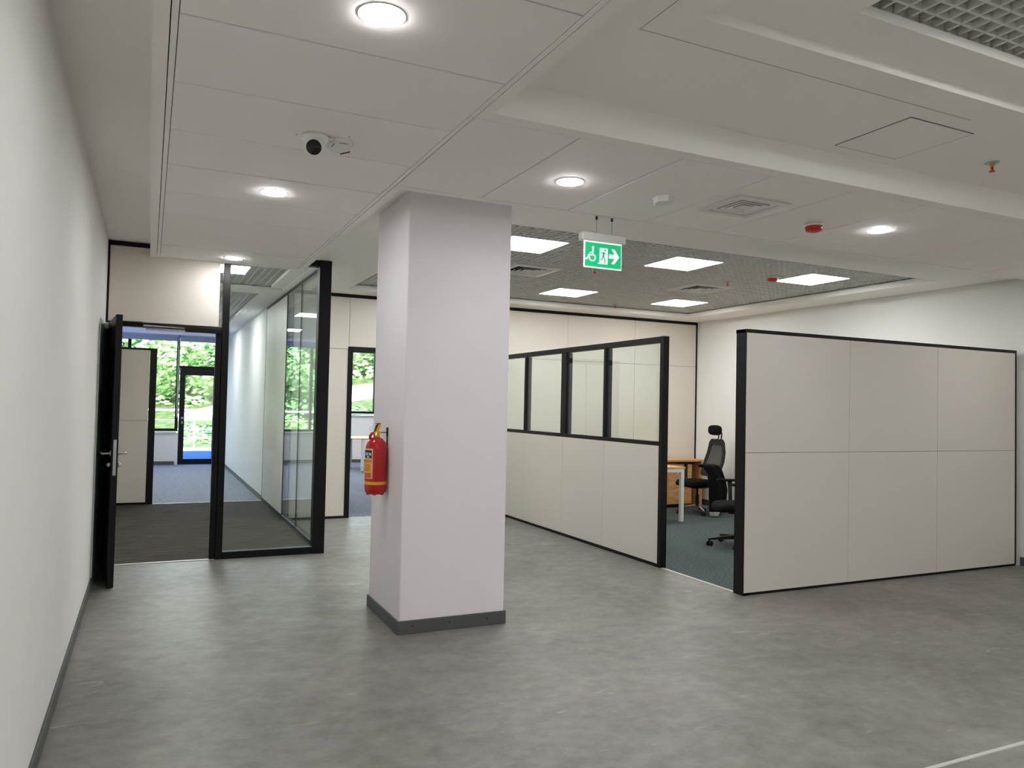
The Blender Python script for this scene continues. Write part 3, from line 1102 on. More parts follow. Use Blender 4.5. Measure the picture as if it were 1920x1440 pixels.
def band_strip(a0, a1, z0, z1, rad, n=16):
    mbx = MB()
    vs, fs = [], []
    for i in range(n + 1):
        a = math.radians(a0 + (a1 - a0) * i / n)
        for rr in (rad, rad - 0.0012):
            for z in (z0, z1):
                vs.append((rr * math.cos(a), rr * math.sin(a), z))
    for i in range(n):
        k = 4 * i
        fs += [(k, k + 4, k + 5, k + 1), (k + 2, k + 3, k + 7, k + 6), (k + 1, k + 5, k + 7, k + 3), (k, k + 2, k + 6, k + 4)]
    fs += [(0, 1, 3, 2), (4 * n, 4 * n + 2, 4 * n + 3, 4 * n + 1)]
    return mbx.add(vs, fs, False)


obj('yellow_band', band_strip(0, 360, 0.072, 0.092, r + 0.0012, 36), YEL, fe, label='yellow ring near the foot')
A0, A1 = -122, -205
lab = obj('label', band_strip(A0, A1, 0.113, 0.318, r + 0.0010), CREAM, fe, label='printed instruction label')
obj('label_print', band_strip(A0 - 6, A1, 0.253, 0.306, r + 0.0016), NAVY, lab)
pz = MB()
for (a0, a1, z0, z1) in ((-132, -144, 0.272, 0.290), (-150, -156, 0.270, 0.292), (-160, -172, 0.272, 0.290), (-144, -158, 0.256, 0.266)):
    q = band_strip(a0, a1, z0, z1, r + 0.0021, 4)
    pz.add(q.v, q.f)
obj('label_pictograms', pz, SIGNW if False else WHITEP, lab)
obj('label_print', band_strip(A0 - 6, A1, 0.222, 0.244, r + 0.0016), ORG, lab)
obj('label_print', band_strip(A0 - 10, A1, 0.160, 0.216, r + 0.0016), YEL, lab)
obj('label_print', band_strip(A0 - 6, A1, 0.118, 0.154, r + 0.0016), ORG, lab)
pz = MB()
for k in range(5):
    q = band_strip(A0 - 14, A1 + 8 + (k % 3) * 9, 0.166 + 0.010 * k, 0.170 + 0.010 * k, r + 0.0021, 6)
    pz.add(q.v, q.f)
for k in range(3):
    q = band_strip(A0 - 12, A1 + 14 - k * 8, 0.124 + 0.010 * k, 0.128 + 0.010 * k, r + 0.0021, 6)
    pz.add(q.v, q.f)
obj('label_lines', pz, REDP, lab)
obj('valve_body', MB().lathe([(0.022, 0.392), (0.022, 0.412), (0.016, 0.415), (0.016, 0.432)], 18), BRASS, fe)
hv = MB()
hv.prism([(-0.026, 0.420), (0.030, 0.418), (0.030, 0.428), (0.010, 0.436), (0.024, 0.470), (0.024, 0.486), (0.010, 0.486), (-0.010, 0.440)], -0.012, 0.012, 'xz')
obj('lever', hv, YEL, fe)
hv2 = MB()
hv2.prism([(-0.018, 0.432), (-0.012, 0.436), (0.008, 0.486), (-0.006, 0.478)], -0.0125, 0.0125, 'xz')
hv2.box(-0.008, 0.026, -0.0128, 0.0128, 0.486, 0.491)
obj('lever_grip', hv2, BLACKP, fe)
obj('pin_ring', MB().tube([(-0.02 + 0.012 * math.cos(a) - 0.02, 0.0, 0.455 + 0.012 * math.sin(a)) for a in [2 * PI * k / 12 for k in range(13)]], 0.0018, 6), STEEL, fe)
obj('hose', MB().tube([(-0.018, 0, 0.424), (-0.034, 0.0, 0.420), (-0.044, 0.0, 0.405), (-0.046, 0.0, 0.392), (-0.038, 0.012, 0.378)], 0.010, 10), RED, fe)
bh = MB()
bh.box(0.0700, 0.0775, -0.012, 0.012, 0.40, 0.462)
bh.tube([(0.018, 0, 0.427), (0.0705, 0, 0.427)], 0.003, 8)
bh.box(0.0715, 0.0775, -0.006, 0.006, 0.15, 0.40)
obj('wall_hook', bh, BLACKP, fe)

# ------------------------------------------------------------------ exit sign
es = thing('exit_sign', 'green illuminated exit sign with wheelchair, running figure and arrow hanging from the tile band', 'exit sign', (2.745, 4.41, 2.79))
SW = 0.149
obj('housing', B(-0.172, 0.172, -0.025, 0.035, -0.172, -0.118, bev=0.006), WHITEP, es)
obj('sign_plate', B(-SW, SW, -0.008, 0.004, -0.352, -0.172, bev=0.002), SIGNW, es)
gf = obj('sign_face', B(-SW + 0.007, SW - 0.007, -0.0095, -0.008, -0.344, -0.182), SIGNG, es)
yA, yB = -0.0110, -0.0095
cz = -0.263


def stroke(mbx, p, q, w, a=None, b=None):
    p, q = Vector((p[0], p[1])), Vector((q[0], q[1]))
    d_ = (q - p).normalized()
    n_ = Vector((-d_.y, d_.x)) * w / 2
    poly = [p + n_, p - n_, q - n_, q + n_]
    mbx.prism([(v.x, v.y) for v in poly], a if a is not None else yA, b if b is not None else yB, 'xz')


# wheelchair symbol facing left
wc = MB()
cx, cw, rw = -0.086, cz - 0.020, 0.027
N = 20
for k in range(N):
    a0 = math.radians(125 + 290 * k / N)
    a1 = math.radians(125 + 290 * (k + 1) / N)
    ro, ri = rw, rw - 0.0075
    wc.prism([(cx + ro * math.cos(a0), cw + ro * math.sin(a0)), (cx + ri * math.cos(a0), cw + ri * math.sin(a0)), (cx + ri * math.cos(a1), cw + ri * math.sin(a1)), (cx + ro * math.cos(a1), cw + ro * math.sin(a1))], yA, yB, 'xz')
wc.prism([(cx + 0.004 + 0.0085 * math.cos(2 * PI * k / 14), cz + 0.048 + 0.0085 * math.sin(2 * PI * k / 14)) for k in range(14)], yA, yB, 'xz')
stroke(wc, (cx + 0.004, cz + 0.042), (cx + 0.002, cz - 0.002), 0.011)
stroke(wc, (cx + 0.006, cz - 0.003), (cx - 0.030, cz - 0.003), 0.0085)
stroke(wc, (cx + 0.002, cz + 0.016), (cx - 0.022, cz + 0.010), 0.006)
stroke(wc, (cx - 0.028, cz - 0.001), (cx - 0.042, cz - 0.036), 0.0085)
stroke(wc, (cx - 0.040, cz - 0.034), (cx - 0.056, cz - 0.030), 0.008)
obj('wheelchair_symbol', wc, SIGNW, gf)
dw = MB()
dw.prism([(-0.030, cz - 0.050), (-0.042, cz - 0.052), (-0.042, cz - 0.058), (0.034, cz - 0.058), (0.034, cz + 0.050), (-0.030, cz + 0.050)], yA, yB, 'xz')
obj('door_symbol', dw, SIGNW, gf)
rn = MB()
ya, yb = -0.0120, -0.0110
rn.prism([(0.012 + 0.0075 * math.cos(2 * PI * k / 14), cz + 0.036 + 0.0075 * math.sin(2 * PI * k / 14)) for k in range(14)], ya, yb, 'xz')
stroke(rn, (0.004, cz + 0.024), (-0.002, cz - 0.008), 0.016, ya, yb)
stroke(rn, (0.006, cz + 0.020), (0.026, cz + 0.008), 0.0055, ya, yb)
stroke(rn, (0.000, cz + 0.024), (-0.016, cz + 0.018), 0.0055, ya, yb)
stroke(rn, (-0.015, cz + 0.020), (-0.022, cz + 0.006), 0.0055, ya, yb)
stroke(rn, (0.002, cz - 0.006), (0.012, cz - 0.030), 0.0085, ya, yb)
stroke(rn, (0.011, cz - 0.028), (0.014, cz - 0.052), 0.0075, ya, yb)
stroke(rn, (-0.004, cz - 0.006), (-0.012, cz - 0.028), 0.0085, ya, yb)
stroke(rn, (-0.010, cz - 0.028), (-0.028, cz - 0.028), 0.0070, ya, yb)
obj('running_figure', rn, SIGNG, gf)
ar = MB()
x0 = 0.046
ar.prism([(x0, cz + 0.014), (x0 + 0.044, cz + 0.014), (x0 + 0.018, cz + 0.050), (x0 + 0.042, cz + 0.050), (x0 + 0.080, cz), (x0 + 0.042, cz - 0.050), (x0 + 0.018, cz - 0.050), (x0 + 0.044, cz - 0.014), (x0, cz - 0.014)], yA, yB, 'xz')
obj('arrow_symbol', ar, SIGNW, gf)
for x in (-0.052, 0.070):
    obj('cable_gripper', MB().lathe([(0.0075, -0.022), (0.0075, 0.0)], 12, (x, 0, 0)), BLACKP, es)
    obj('suspension_wire', MB().tube([(x, 0, -0.02), (x - 0.002, 0, -0.12)], 0.0022, 6), STEEL, es)
obj('power_cable', MB().tube([(-0.05, -0.0, -0.122), (-0.075, -0.01, -0.108), (-0.105, -0.012, -0.104), (-0.125, 0, -0.119)], 0.0025, 6), GREYP, es)


# ------------------------------------------------------------------ ceiling devices
cm = thing('security_camera', 'white ceiling camera with a round black lens beside a junction box', 'camera', (0.690, 3.755, ZT))
obj('base', MB().lathe([(0.062, 0.0), (0.066, -0.010), (0.058, -0.026), (0.046, -0.034)][::-1], 30), WHITEP, cm)
ball = MB()
prof = [(0.046 * math.sin(a) + 1e-4, 0.046 * math.cos(a)) for a in [PI * k / 14 for k in range(15)]][::-1]
ball.lathe(prof, 28, (0, 0, 0))
ball.xf(Matrix.Translation((0, 0, -0.052)))
obj('turret', ball, WHITEP, cm)
ln = MB().lathe([(0.043, 0.0), (0.043, 0.052), (0.040, 0.056)], 28)
dirv = Vector((-0.24, -0.90, -0.36)).normalized()
Mr = dirv.to_track_quat('Z', 'Y').to_matrix().to_4x4()
ln.xf(Matrix.Translation((0, 0, -0.052)) @ Mr)
obj('barrel', ln, WHITEP, cm)
ln = MB().lathe([(0.036, 0.052), (0.036, 0.0575)], 28)
ln.xf(Matrix.Translation((0, 0, -0.052)) @ Mr)
obj('lens', ln, mat('black_lens', lin(10, 10, 12), 0.12, spec=0.5, var=0.05), cm)
jb = MB()
oc = [(0.130 + 0.062 * math.cos(PI / 8 + PI / 4 * k), 0.050 + 0.100 * math.sin(PI / 8 + PI / 4 * k)) for k in range(8)]
jb.prism(oc, -0.020, 0.0, 'xy')
obj('junction_box', jb, WHITEP, cm)
obj('bracket', B(0.04, 0.09, -0.02, 0.05, -0.016, 0.0, bev=0.004), WHITEP, cm)
obj('slot', B(0.092, 0.095, 0.00, 0.06, -0.0215, -0.0195), BLACKP, cm)
obj('slot', B(0.115, 0.155, -0.022, -0.018, -0.0215, -0.0195), BLACKP, cm)
sl = MB()
sl.add([(0.188, 0.098, -0.022), (0.194, 0.100, -0.022), (0.160, 0.150, -0.022), (0.154, 0.146, -0.022), (0.188, 0.098, -0.004), (0.194, 0.100, -0.004), (0.160, 0.150, -0.004), (0.154, 0.146, -0.004)],
       [(0, 1, 2, 3), (4, 7, 6, 5), (0, 4, 5, 1), (1, 5, 6, 2), (2, 6, 7, 3), (3, 7, 4, 0)])
obj('slot', sl, BLACKP, cm)
for (x, y) in ((-0.085, 0.02), (0.15, -0.07)):
    obj('fixing_hole', MB().lathe([(0.004, -0.001), (0.004, 0.0)], 10, (x, y, 0)), BLACKP, cm)

sn = thing('motion_sensor', 'small pale grey hexagonal sensor box on the tiles beside the air diffuser', 'sensor', (2.80, 3.81, ZT))
hx = [(0.062 * math.cos(PI / 3 * k + 0.3), 0.072 * math.sin(PI / 3 * k + 0.3)) for k in range(6)]
sb = MB().prism(hx, -0.010, 0.0, 'xy')
obj('base', sb, WHITEP, sn)
hx2 = [(x * 0.94, y * 0.94) for x, y in hx]
obj('body', MB().prism(hx2, -0.036, -0.010, 'xy'), WHITEP, sn)
obj('probe', MB().tube([(-0.045, 0.03, -0.03), (-0.047, 0.032, -0.048)], 0.005, 8), WHITEP, sn)


def detector(x, y, z, s, label):
    t = thing('smoke_detector', label, 'smoke detector', (x, y, z))
    obj('base', MB().lathe([(0.060 * s, 0.0), (0.066 * s, -0.004), (0.066 * s, -0.014), (0.058 * s, -0.018)], 30), WHITEP, t)
    obj('head', MB().lathe([(0.056 * s, -0.018), (0.058 * s, -0.030), (0.046 * s, -0.050), (0.030 * s, -0.056)], 30), REDP, t)
    vents = MB()
    for k in range(12):
        a = 2 * PI * k / 12
        vents.box(-0.006 * s, 0.006 * s, -0.0015, 0.0015, -0.046, -0.034)
        n8 = len(vents.v) - 8
        M = Matrix.Rotation(a, 4, 'Z') @ Matrix.Translation((0, 0.0515 * s, 0))
        for i in range(n8, n8 + 8):
            vents.v[i] = tuple(M @ Vector(vents.v[i]))
    obj('vent_slots', vents, mat('dark_red', lin(110, 20, 16), 0.6, var=0.05), t)
    return t


detector(4.085, 3.845, ZT, 1.0, 'red smoke detector on a white base in the long tiles')
detector(6.18, 6.39, GZ, 1.0, 'red smoke detector in the open cell grid beside an LED panel')


def sprinkler(x, y, z, label, m_=REDP):
    t = thing('sprinkler', label, 'sprinkler', (x, y, z), group='ceiling sprinkler heads')
    obj('escutcheon', MB().lathe([(0.034, 0.0), (0.036, -0.004), (0.026, -0.010), (0.014, -0.012)], 22), STEEL, t)
    bd = MB()
    bd.lathe([(0.011, -0.010), (0.011, -0.022), (0.008, -0.026)], 14)
    bd.tube([(0.010, 0, -0.022), (0.014, 0, -0.036), (0.004, 0, -0.050)], 0.0028, 6)
    bd.tube([(-0.010, 0, -0.022), (-0.014, 0, -0.036), (-0.004, 0, -0.050)], 0.0028, 6)
    obj('frame_arms', bd, BRASS, t)
    obj('bulb', MB().tube([(0, 0, -0.024), (0, 0, -0.034), (0, 0, -0.046)], [0.005, 0.0075, 0.005], 10), m_, t)
    obj('deflector', MB().lathe([(0.017, -0.052), (0.017, -0.050)], 16), m_, t)
    return t


sprinkler(4.319, 2.765, ZN, 'red sprinkler head on the plasterboard near the access hatch')
sprinkler(5.99, 6.90, GZ, 'small sprinkler head in the grid near the right diffuser')
sprinkler(5.99, 9.26, GZ, 'small red sprinkler head in the grid near the back wall')
sprinkler(4.27, 7.01, GZ, 'small red sprinkler head in the grid just under the exit sign')

# ------------------------------------------------------------------ office furniture
dk = thing('desk', 'light wood desk with white square metal legs inside the office doorway', 'desk', (5.85, 8.63, 0))
obj('tabletop', B(-0.72, 0.68, -0.33, 0.33, 0.705, 0.73, bev=0.004), WOOD, dk)
for (sx, sy) in ((-1, -1), (-1, 1), (1, -1), (1, 1)):
    cxx = 0.64 if sx > 0 else -0.68
    cyy = 0.30 * sy
    obj('leg', B(cxx - 0.025, cxx + 0.025, cyy - 0.025, cyy + 0.025, 0, 0.66, bev=0.003), WHITEM, dk)
fr = MB()
for sy in (-1, 1):
    fr.box(-0.705, 0.665, 0.30 * sy - 0.024, 0.30 * sy + 0.024, 0.661, 0.705)
for cxx in (0.64, -0.68):
    fr.box(cxx - 0.024, cxx + 0.024, -0.276, 0.276, 0.6615, 0.7045)
obj('frame', fr, WHITEM, dk)
obj('cable_clip', B(0.555, 0.585, -0.31, -0.28, 0.635, 0.66, bev=0.004), WHITEP, dk)

cr = thing('credenza', 'honey wood credenza against the back wall behind the desk', 'cabinet', (6.95, 9.71, 0))
obj('top', B(-0.75, 0.86, -0.22, 0.195, 0.700, 0.73, bev=0.003), WOOD, cr)
obj('body', B(-0.70, 0.67, -0.17, 0.19, 0.05, 0.66, bev=0.003), WOOD, cr)
obj('shadow_rail', B(-0.68, 0.65, -0.155, 0.18, 0.66, 0.70), mat('dark_wood', lin(112, 74, 42), 0.5, var=0.1), cr)
for i in range(3):
    w = 1.36 / 3
    dv = obj('door', B(-0.695 + w * i + 0.003, -0.695 + w * (i + 1) - 0.003, -0.188, -0.171, 0.055, 0.655, bev=0.002), WOOD, cr)
    obj('knob', MB().lathe([(0.006, -0.212), (0.010, -0.205), (0.006, -0.198), (0.006, -0.188)], 10, (-0.695 + w * (i + 0.9), 0, 0.55), 'y'), STEEL, dv)
obj('plinth', B(-0.68, 0.65, -0.14, 0.17, 0.0, 0.05), BLACKP, cr)
obj('side_panel', B(0.83, 0.855, -0.20, 0.19, 0.0, 0.70, bev=0.002), WOOD, cr)


def office_chair(label, loc, rz, base_m, group, base_rot=0.0, drop=0.0):
    """faces local +Y"""
    t = thing('office_chair', label, 'chair', loc, rz, group)
    hub = MB()
    hub.lathe([(0.040, 0.075), (0.045, 0.085), (0.045, 0.12), (0.032, 0.135)], 20)
    obj('hub', hub, base_m, t)
    for k in range(5):
        a = 2 * PI * k / 5 + PI / 10 + base_rot
        dx, dy = math.cos(a), math.sin(a)
        sp_ = MB()
        nx, ny = -dy, dx
        vs = []
        for (rr, w, zt, zb) in ((0.03, 0.028, 0.125, 0.080), (0.17, 0.020, 0.105, 0.075), (0.32, 0.014, 0.085, 0.066)):
            for (s_, z) in ((-1, zb), (1, zb), (1, zt), (-1, zt)):
                vs.append((dx * rr + nx * w * s_, dy * rr + ny * w * s_, z))
        fs = []
        for i in range(2):
            for q in range(4):
                q2 = (q + 1) % 4
                fs.append((4 * i + q, 4 * i + q2, 4 * i + 4 + q2, 4 * i + 4 + q))
        fs += [(3, 2, 1, 0), (8, 9, 10, 11)]
        sp_.add(vs, fs)
        lg = obj('spoke', sp_, base_m, t)
        cs = MB()
        ca_ = a + 0.7
        for s_ in (-1, 1):
            ux, uy = -math.sin(ca_), math.cos(ca_)
            c0 = (dx * 0.305 + ux * 0.020 * s_, dy * 0.305 + uy * 0.020 * s_, 0.028)
            cs.tube([(c0[0] - ux * 0.008, c0[1] - uy * 0.008, 0.028), (c0[0] + ux * 0.008, c0[1] + uy * 0.008, 0.028)], 0.028, 16)
        cs.tube([(dx * 0.305, dy * 0.305, 0.025), (dx * 0.305, dy * 0.305, 0.075)], 0.011, 8)
        obj('caster', cs, BLACKP, lg)
    obj('gas_column', MB().lathe([(0.028, 0.13), (0.028, 0.27), (0.016, 0.275), (0.016, 0.37)], 18), BLACKP, t)
    mc = MB().box(-0.09, 0.09, -0.13, 0.12, 0.365, 0.405, bev=0.012)
    mc.tube([(0.09, 0.04, 0.385), (0.22, 0.05, 0.375)], 0.007, 8)
    obj('mechanism', mc, BLACKP, t)
    # seat: rounded cushion with waterfall front
    st = MB()
    n = 28
    rings = [(0.88, 0.405), (1.0, 0.425), (1.0, 0.455), (0.95, 0.478), (0.70, 0.488), (0.25, 0.485)]
    vs, fs = [], []
    for (sc_, z) in rings:
        for k in range(n):
            a = 2 * PI * k / n
            ca_, sa_ = math.cos(a), math.sin(a)
            e = 0.45
            x = 0.25 * sc_ * math.copysign(abs(ca_) ** e, ca_)
            y = 0.24 * sc_ * math.copysign(abs(sa_) ** e, sa_) + 0.02
            drop = 0.028 * max(0, (y - 0.12) / 0.14) ** 2
            vs.append((x, y, z - drop))
    for i in range(len(rings) - 1):
        for k in range(n):
            k2 = (k + 1) % n
            fs.append((i * n + k, i * n + k2, (i + 1) * n + k2, (i + 1) * n + k))
    fs.append(tuple(range(n))[::-1])
    fs.append(tuple((len(rings) - 1) * n + k for k in range(n)))
    st.add(vs, fs, True)
    obj('seat', st, BLACKF, t)

    # backrest outline in its own plane (x, h), curved and reclined
    def back_pt(x, h, off=0.0):
        y = -0.190 - 0.26 * h - 0.05 * math.sin(h / 0.56 * PI) + 0.25 * x * x + off
        return (x, y, 0.53 + h)
    out = []
    outline = [(-0.15, 0.0), (-0.19, 0.03), (-0.225, 0.12), (-0.225, 0.22), (-0.20, 0.36), (-0.165, 0.50), (-0.12, 0.545), (0.12, 0.545), (0.165, 0.50), (0.20, 0.36), (0.225, 0.22), (0.225, 0.12), (0.19, 0.03), (0.15, 0.0)]
    inner = []
    for (x, h) in outline:
        hx_ = x * 0.76
        hh = 0.27 + (h - 0.27) * (0.80 if h < 0.27 else 0.72)
        inner.append((hx_, hh))
    fr_ = MB()
    n = len(outline)
    vs = [back_pt(x, h, 0.012) for x, h in outline] + [back_pt(x, h, 0.012) for x, h in inner] + [back_pt(x, h, -0.02) for x, h in outline] + [back_pt(x, h, -0.02) for x, h in inner]
    fs = []
    for k in range(n):
        k2 = (k + 1) % n
        fs += [(k, k2, n + k2, n + k), (2 * n + k2, 2 * n + k, 3 * n + k, 3 * n + k2), (k2, k, 2 * n + k, 2 * n + k2), (n + k, n + k2, 3 * n + k2, 3 * n + k)]
    fr_.add(vs, fs)
    obj('back_frame', fr_, BLACKP, t)
    mesh_ = MB()
    rows, cols = 10, 8
    vs, fs = [], []
    for off in (0.002, -0.004):
        for i in range(rows + 1):
            h = 0.055 + (0.468 - 0.055) * i / rows
            hwid = 0.172 - 0.045 * max(0, (h - 0.22) / 0.25) - 0.035 * max(0, (0.13 - h) / 0.1)
            for j in range(cols + 1):
                x = -hwid + 2 * hwid * j / cols
                vs.append(back_pt(x, h, off))
    W = cols + 1
    S_ = (rows + 1) * W
    for i in range(rows):
        for j in range(cols):
            k = i * W + j
            fs.append((k, k + 1, k + W + 1, k + W))
            fs.append((S_ + k, S_ + k + W, S_ + k + W + 1, S_ + k + 1))
    mesh_.add(vs, fs, True)
    obj('mesh_back', mesh_, MESHF, t)
    su = MB()
    su.tube([(0, -0.12, 0.385), (0, -0.25, 0.40), (0, -0.30, 0.48), (0, -0.315, 0.64)], [0.028, 0.028, 0.026, 0.02], 12)
    obj('back_support', su, BLACKP, t)
    hd = MB()
    prof = []
    n = 20
    vs, fs = [], []
    for i, (sc_, yo) in enumerate(((0.75, 0.045), (0.98, 0.030), (1.0, 0.0), (0.92, -0.022), (0.6, -0.034))):
        for k in range(n):
            a = 2 * PI * k / n
            e = 0.7
            x = 0.14 * sc_ * math.copysign(abs(math.cos(a)) ** e, math.cos(a))
            z = 0.075 * sc_ * math.copysign(abs(math.sin(a)) ** e, math.sin(a))
            vs.append((x, -0.31 + yo + 0.5 * x * x, 1.205 + z))
    for i in range(4):
        for k in range(n):
            k2 = (k + 1) % n
            fs.append((i * n + k, i * n + k2, (i + 1) * n + k2, (i + 1) * n + k))
    fs.append(tuple(range(n))[::-1])
    fs.append(tuple(4 * n + k for k in range(n)))
    hd.add(vs, fs, True)
    obj('headrest', hd, BLACKF, t)
    hs = MB()
    for sx in (-0.035, 0.035):
        hs.tube([(sx, -0.345, 1.03), (sx, -0.385, 1.09), (sx, -0.390, 1.16), (sx, -0.345, 1.205)], 0.010, 8)
    obj('headrest_bracket', hs, BLACKP, t)
    for sx in (-1, 1):
        am = MB()
        am.tube([(sx * 0.18, 0.0, 0.40), (sx * 0.275, 0.0, 0.415), (sx * 0.285, 0.0, 0.52), (sx * 0.280, 0.01, 0.69)], [0.022, 0.022, 0.022, 0.026], 10)
        ao = obj('armrest', am, BLACKP, t)
        pd = MB()
        pd.box(sx * 0.28 - 0.045, sx * 0.28 + 0.045, -0.12, 0.16, 0.69, 0.715, bev=0.011)
        obj('arm_pad', pd, BLACKF, ao)
    if drop:
        for ch in t.children:
            if ch.name.split('.')[0] not in ('hub', 'spoke', 'gas_column'):
                ch.location.z -= drop
    return t


office_chair('black mesh office chair with headrest and chrome base at the credenza', (7.24, 8.93, 0), math.radians(86), CHROME, 'office chairs')
office_chair('black office chair whose star base shows beside the doorway post', (5.93, 6.62, 0), math.radians(65), BLACKP, 'office chairs', 0.0, 0.11)

# dark cloth hanging over the near armrest
def interp(t, tab):
    for (t0, v0), (t1, v1) in zip(tab, tab[1:]):
        if t <= t1:
            return v0 + (v1 - v0) * (t - t0) / (t1 - t0)
    return tab[-1][1]


LE = [(0.0, 0.15), (0.3, 0.13), (0.58, 0.13), (0.66, 0.05), (0.75, 0.03)]
RE = [(0.0, 0.26), (0.06, 0.36), (0.18, 0.43), (0.35, 0.46), (0.5, 0.43), (0.66, 0.36), (0.72, 0.30), (0.75, 0.25)]


def cloth_shell(z0, z1, nz, nx, grow, fold):
    """closed draped shell; local x along the armrest, y outward is negative"""
    vs, fs = [], []
    rows = []
    for i in range(nz + 1):
        rows.append((z0 + (z1 - z0) * i / nz, 0.0))
    if fold:
        for k in range(1, 5):
            rows.append((z1 + 0.004 * min(k, 2), 0.04 * k))
    for side in (0, 1):
        for (z, back) in rows:
            l_, r_ = interp(z, LE) - grow, interp(z, RE) + grow
            for j in range(nx + 1):
                tx = j / nx
                x = l_ + (r_ - l_) * tx
                low = 1 - min(1, z / 0.75)
                bulge = 0.045 * math.sin(tx * PI) * (0.5 + low) + 0.018 * math.sin(tx * 14 + z * 3) * (0.3 + low)
                y = -bulge - grow + back if side == 0 else 0.02 * math.sin(tx * PI) + grow + back
                zz = z + 0.09 * low * max(0, tx - 0.45) ** 1.5
                if back:
                    y = back + (0.0 if side == 0 else 0.0)
                    zz = zz - (0.0 if side == 0 else 0.012)
                vs.append((x, y, zz))
    W = nx + 1
    S_ = len(rows) * W
    for i in range(len(rows) - 1):
        for j in range(nx):
            k = i * W + j
            fs.append((k, k + 1, k + W + 1, k + W))
            fs.append((S_ + k, S_ + k + W, S_ + k + W + 1, S_ + k + 1))
        for j in (0, nx):
            k = i * W + j
            fs.append((k, k + W, S_ + k + W, S_ + k))
    for i in (0, len(rows) - 1):
        for j in range(nx):
            k = i * W + j
            fs.append((k, k + 1, S_ + k + 1, S_ + k))
    return MB().add(vs, fs, True)


gm = thing('draped_cloth', 'black cloth with a pale grey lower edge hanging over the chair armrest', 'cloth', (7.0, 8.545, 0))
obj('cloth', cloth_shell(0.075, 0.722, 22, 18, 0.0, True), BLACKF, gm)
obj('hem', cloth_shell(0.015, 0.074, 3, 18, -0.002, False), HEM, gm, label='pale grey lower edge')

# desk in the room behind the extinguisher
d2 = thing('desk', 'thin topped desk with white legs seen through the doorway behind the extinguisher', 'desk', (4.75, 16.9, 0))
obj('tabletop', B(-0.75, 0.75, -0.55, 0.65, 0.705, 0.725, bev=0.003), WOOD, d2)
for (sx, sy) in ((-0.53, -0.50), (0.70, -0.50), (-0.53, 0.60), (0.70, 0.60)):
    lg = obj('leg', B(sx - 0.03, sx + 0.03, sy - 0.03, sy + 0.03, 0.012, 0.705, bev=0.003), WHITEM, d2)
    obj('foot', MB().lathe([(0.022, 0.0), (0.022, 0.012)], 12, (sx, sy, 0)), BLACKP, lg)

# ------------------------------------------------------------------ outside
tag(obj('balcony_floor', B(-8, 20, YF + 0.25, 24.3, -0.25, -0.02), BLUED), 'blue coated balcony floor outside the glazed door', 'balcony', kind='structure')
tag(obj('balcony_kerb', B(-8, 20, 24.3, 24.5, -0.25, 0.06), CONC), 'pale concrete kerb at the edge of the balcony', 'kerb', kind='structure')
rl = thing('balcony_railing', 'steel post and rod railing along the balcony edge', 'railing', (0, 24.4, 0.06))
obj('top_rail', MB().tube([(-8, 0, 1.10), (20, 0, 1.10)], 0.035, 12), WHITEM, rl)
pm = MB().tube([(0, 0, 0), (0, 0, 1.08)], 0.024, 10).mesh('post')
fix_normals(pm)
for i in range(19):
    obj('post', pm, WHITEM, rl, (-7.5 + 1.5 * i - 0.26, 0, 0))
for z in (0.28, 0.55, 0.82):
    obj('rod', MB().tube([(-8, 0, z), (20, 0, z)], 0.010, 8), WHITEM, rl)


def ground(x, y):
    ramp = min(1.0, max(0.0, (y - 25.5) / 16.0))
    z = -0.02 + 0.165 * max(-3.0, x - 1.0) * ramp
    if y > 41.5:
        z += 0.10 * (min(y, 50.0) - 41.5)
    if y > 50.0:
        z += 0.26 * (y - 50.0)
    if not 40.5 < y < 50.5:
        z += 0.12 * math.sin(x * 0.5 + y * 0.3) * ramp
    return z


hill = MB()
vs, fs = [], []
nx_, ny_ = 65, 85
for j in range(ny_ + 1):
    for i in range(nx_ + 1):
        x = -50 + 130 * i / nx_
        y = 25.5 + 85 * j / ny_
        vs.append((x, y, ground(x, y)))
for j in range(ny_):
    for i in range(nx_):
        k = j * (nx_ + 1) + i
        fs.append((k, k + 1, k + nx_ + 2, k + nx_ + 1))
hill.add(vs, fs, True)
GRASSM = leaf_mat('hill_grass', lin(42, 58, 28), lin(76, 92, 50))
tag(obj('hill', hill, GRASSM), 'grassy green hillside beyond the balcony', 'hill', kind='structure')
road = MB()
vs, fs = [], []
for i in range(61):
    x = 1.3 + 70 * i / 60
    hw = 3.3 * min(1.0, math.sqrt((i + 0.25) / 3.0))
    for y in (45.3 - hw, 45.3 + hw):
        vs.append((x, y, ground(x, y) + 0.10))
    for y in (45.3 - hw, 45.3 + hw):
        vs.append((x, y, ground(x, y) - 0.1))
for i in range(60):
    k = 4 * i
    fs += [(k, k + 4, k + 5, k + 1), (k, k + 2, k + 6, k + 4), (k + 1, k + 5, k + 7, k + 3), (k + 2, k + 3, k + 7, k + 6)]
road.add(vs, fs)
tag(obj('road', road, CONC), 'pale concrete lane crossing the hillside below the trees', 'road', kind='structure')

FOL = [leaf_mat('foliage_bright', lin(92, 138, 80), lin(154, 190, 124)),
       leaf_mat('foliage_mid', lin(70, 116, 70), lin(132, 172, 112)),
       leaf_mat('foliage_cool', lin(62, 106, 74), lin(128, 166, 120))]
BARK = mat('bark', lin(96, 80, 62), 0.9, var=0.25, scale=6)


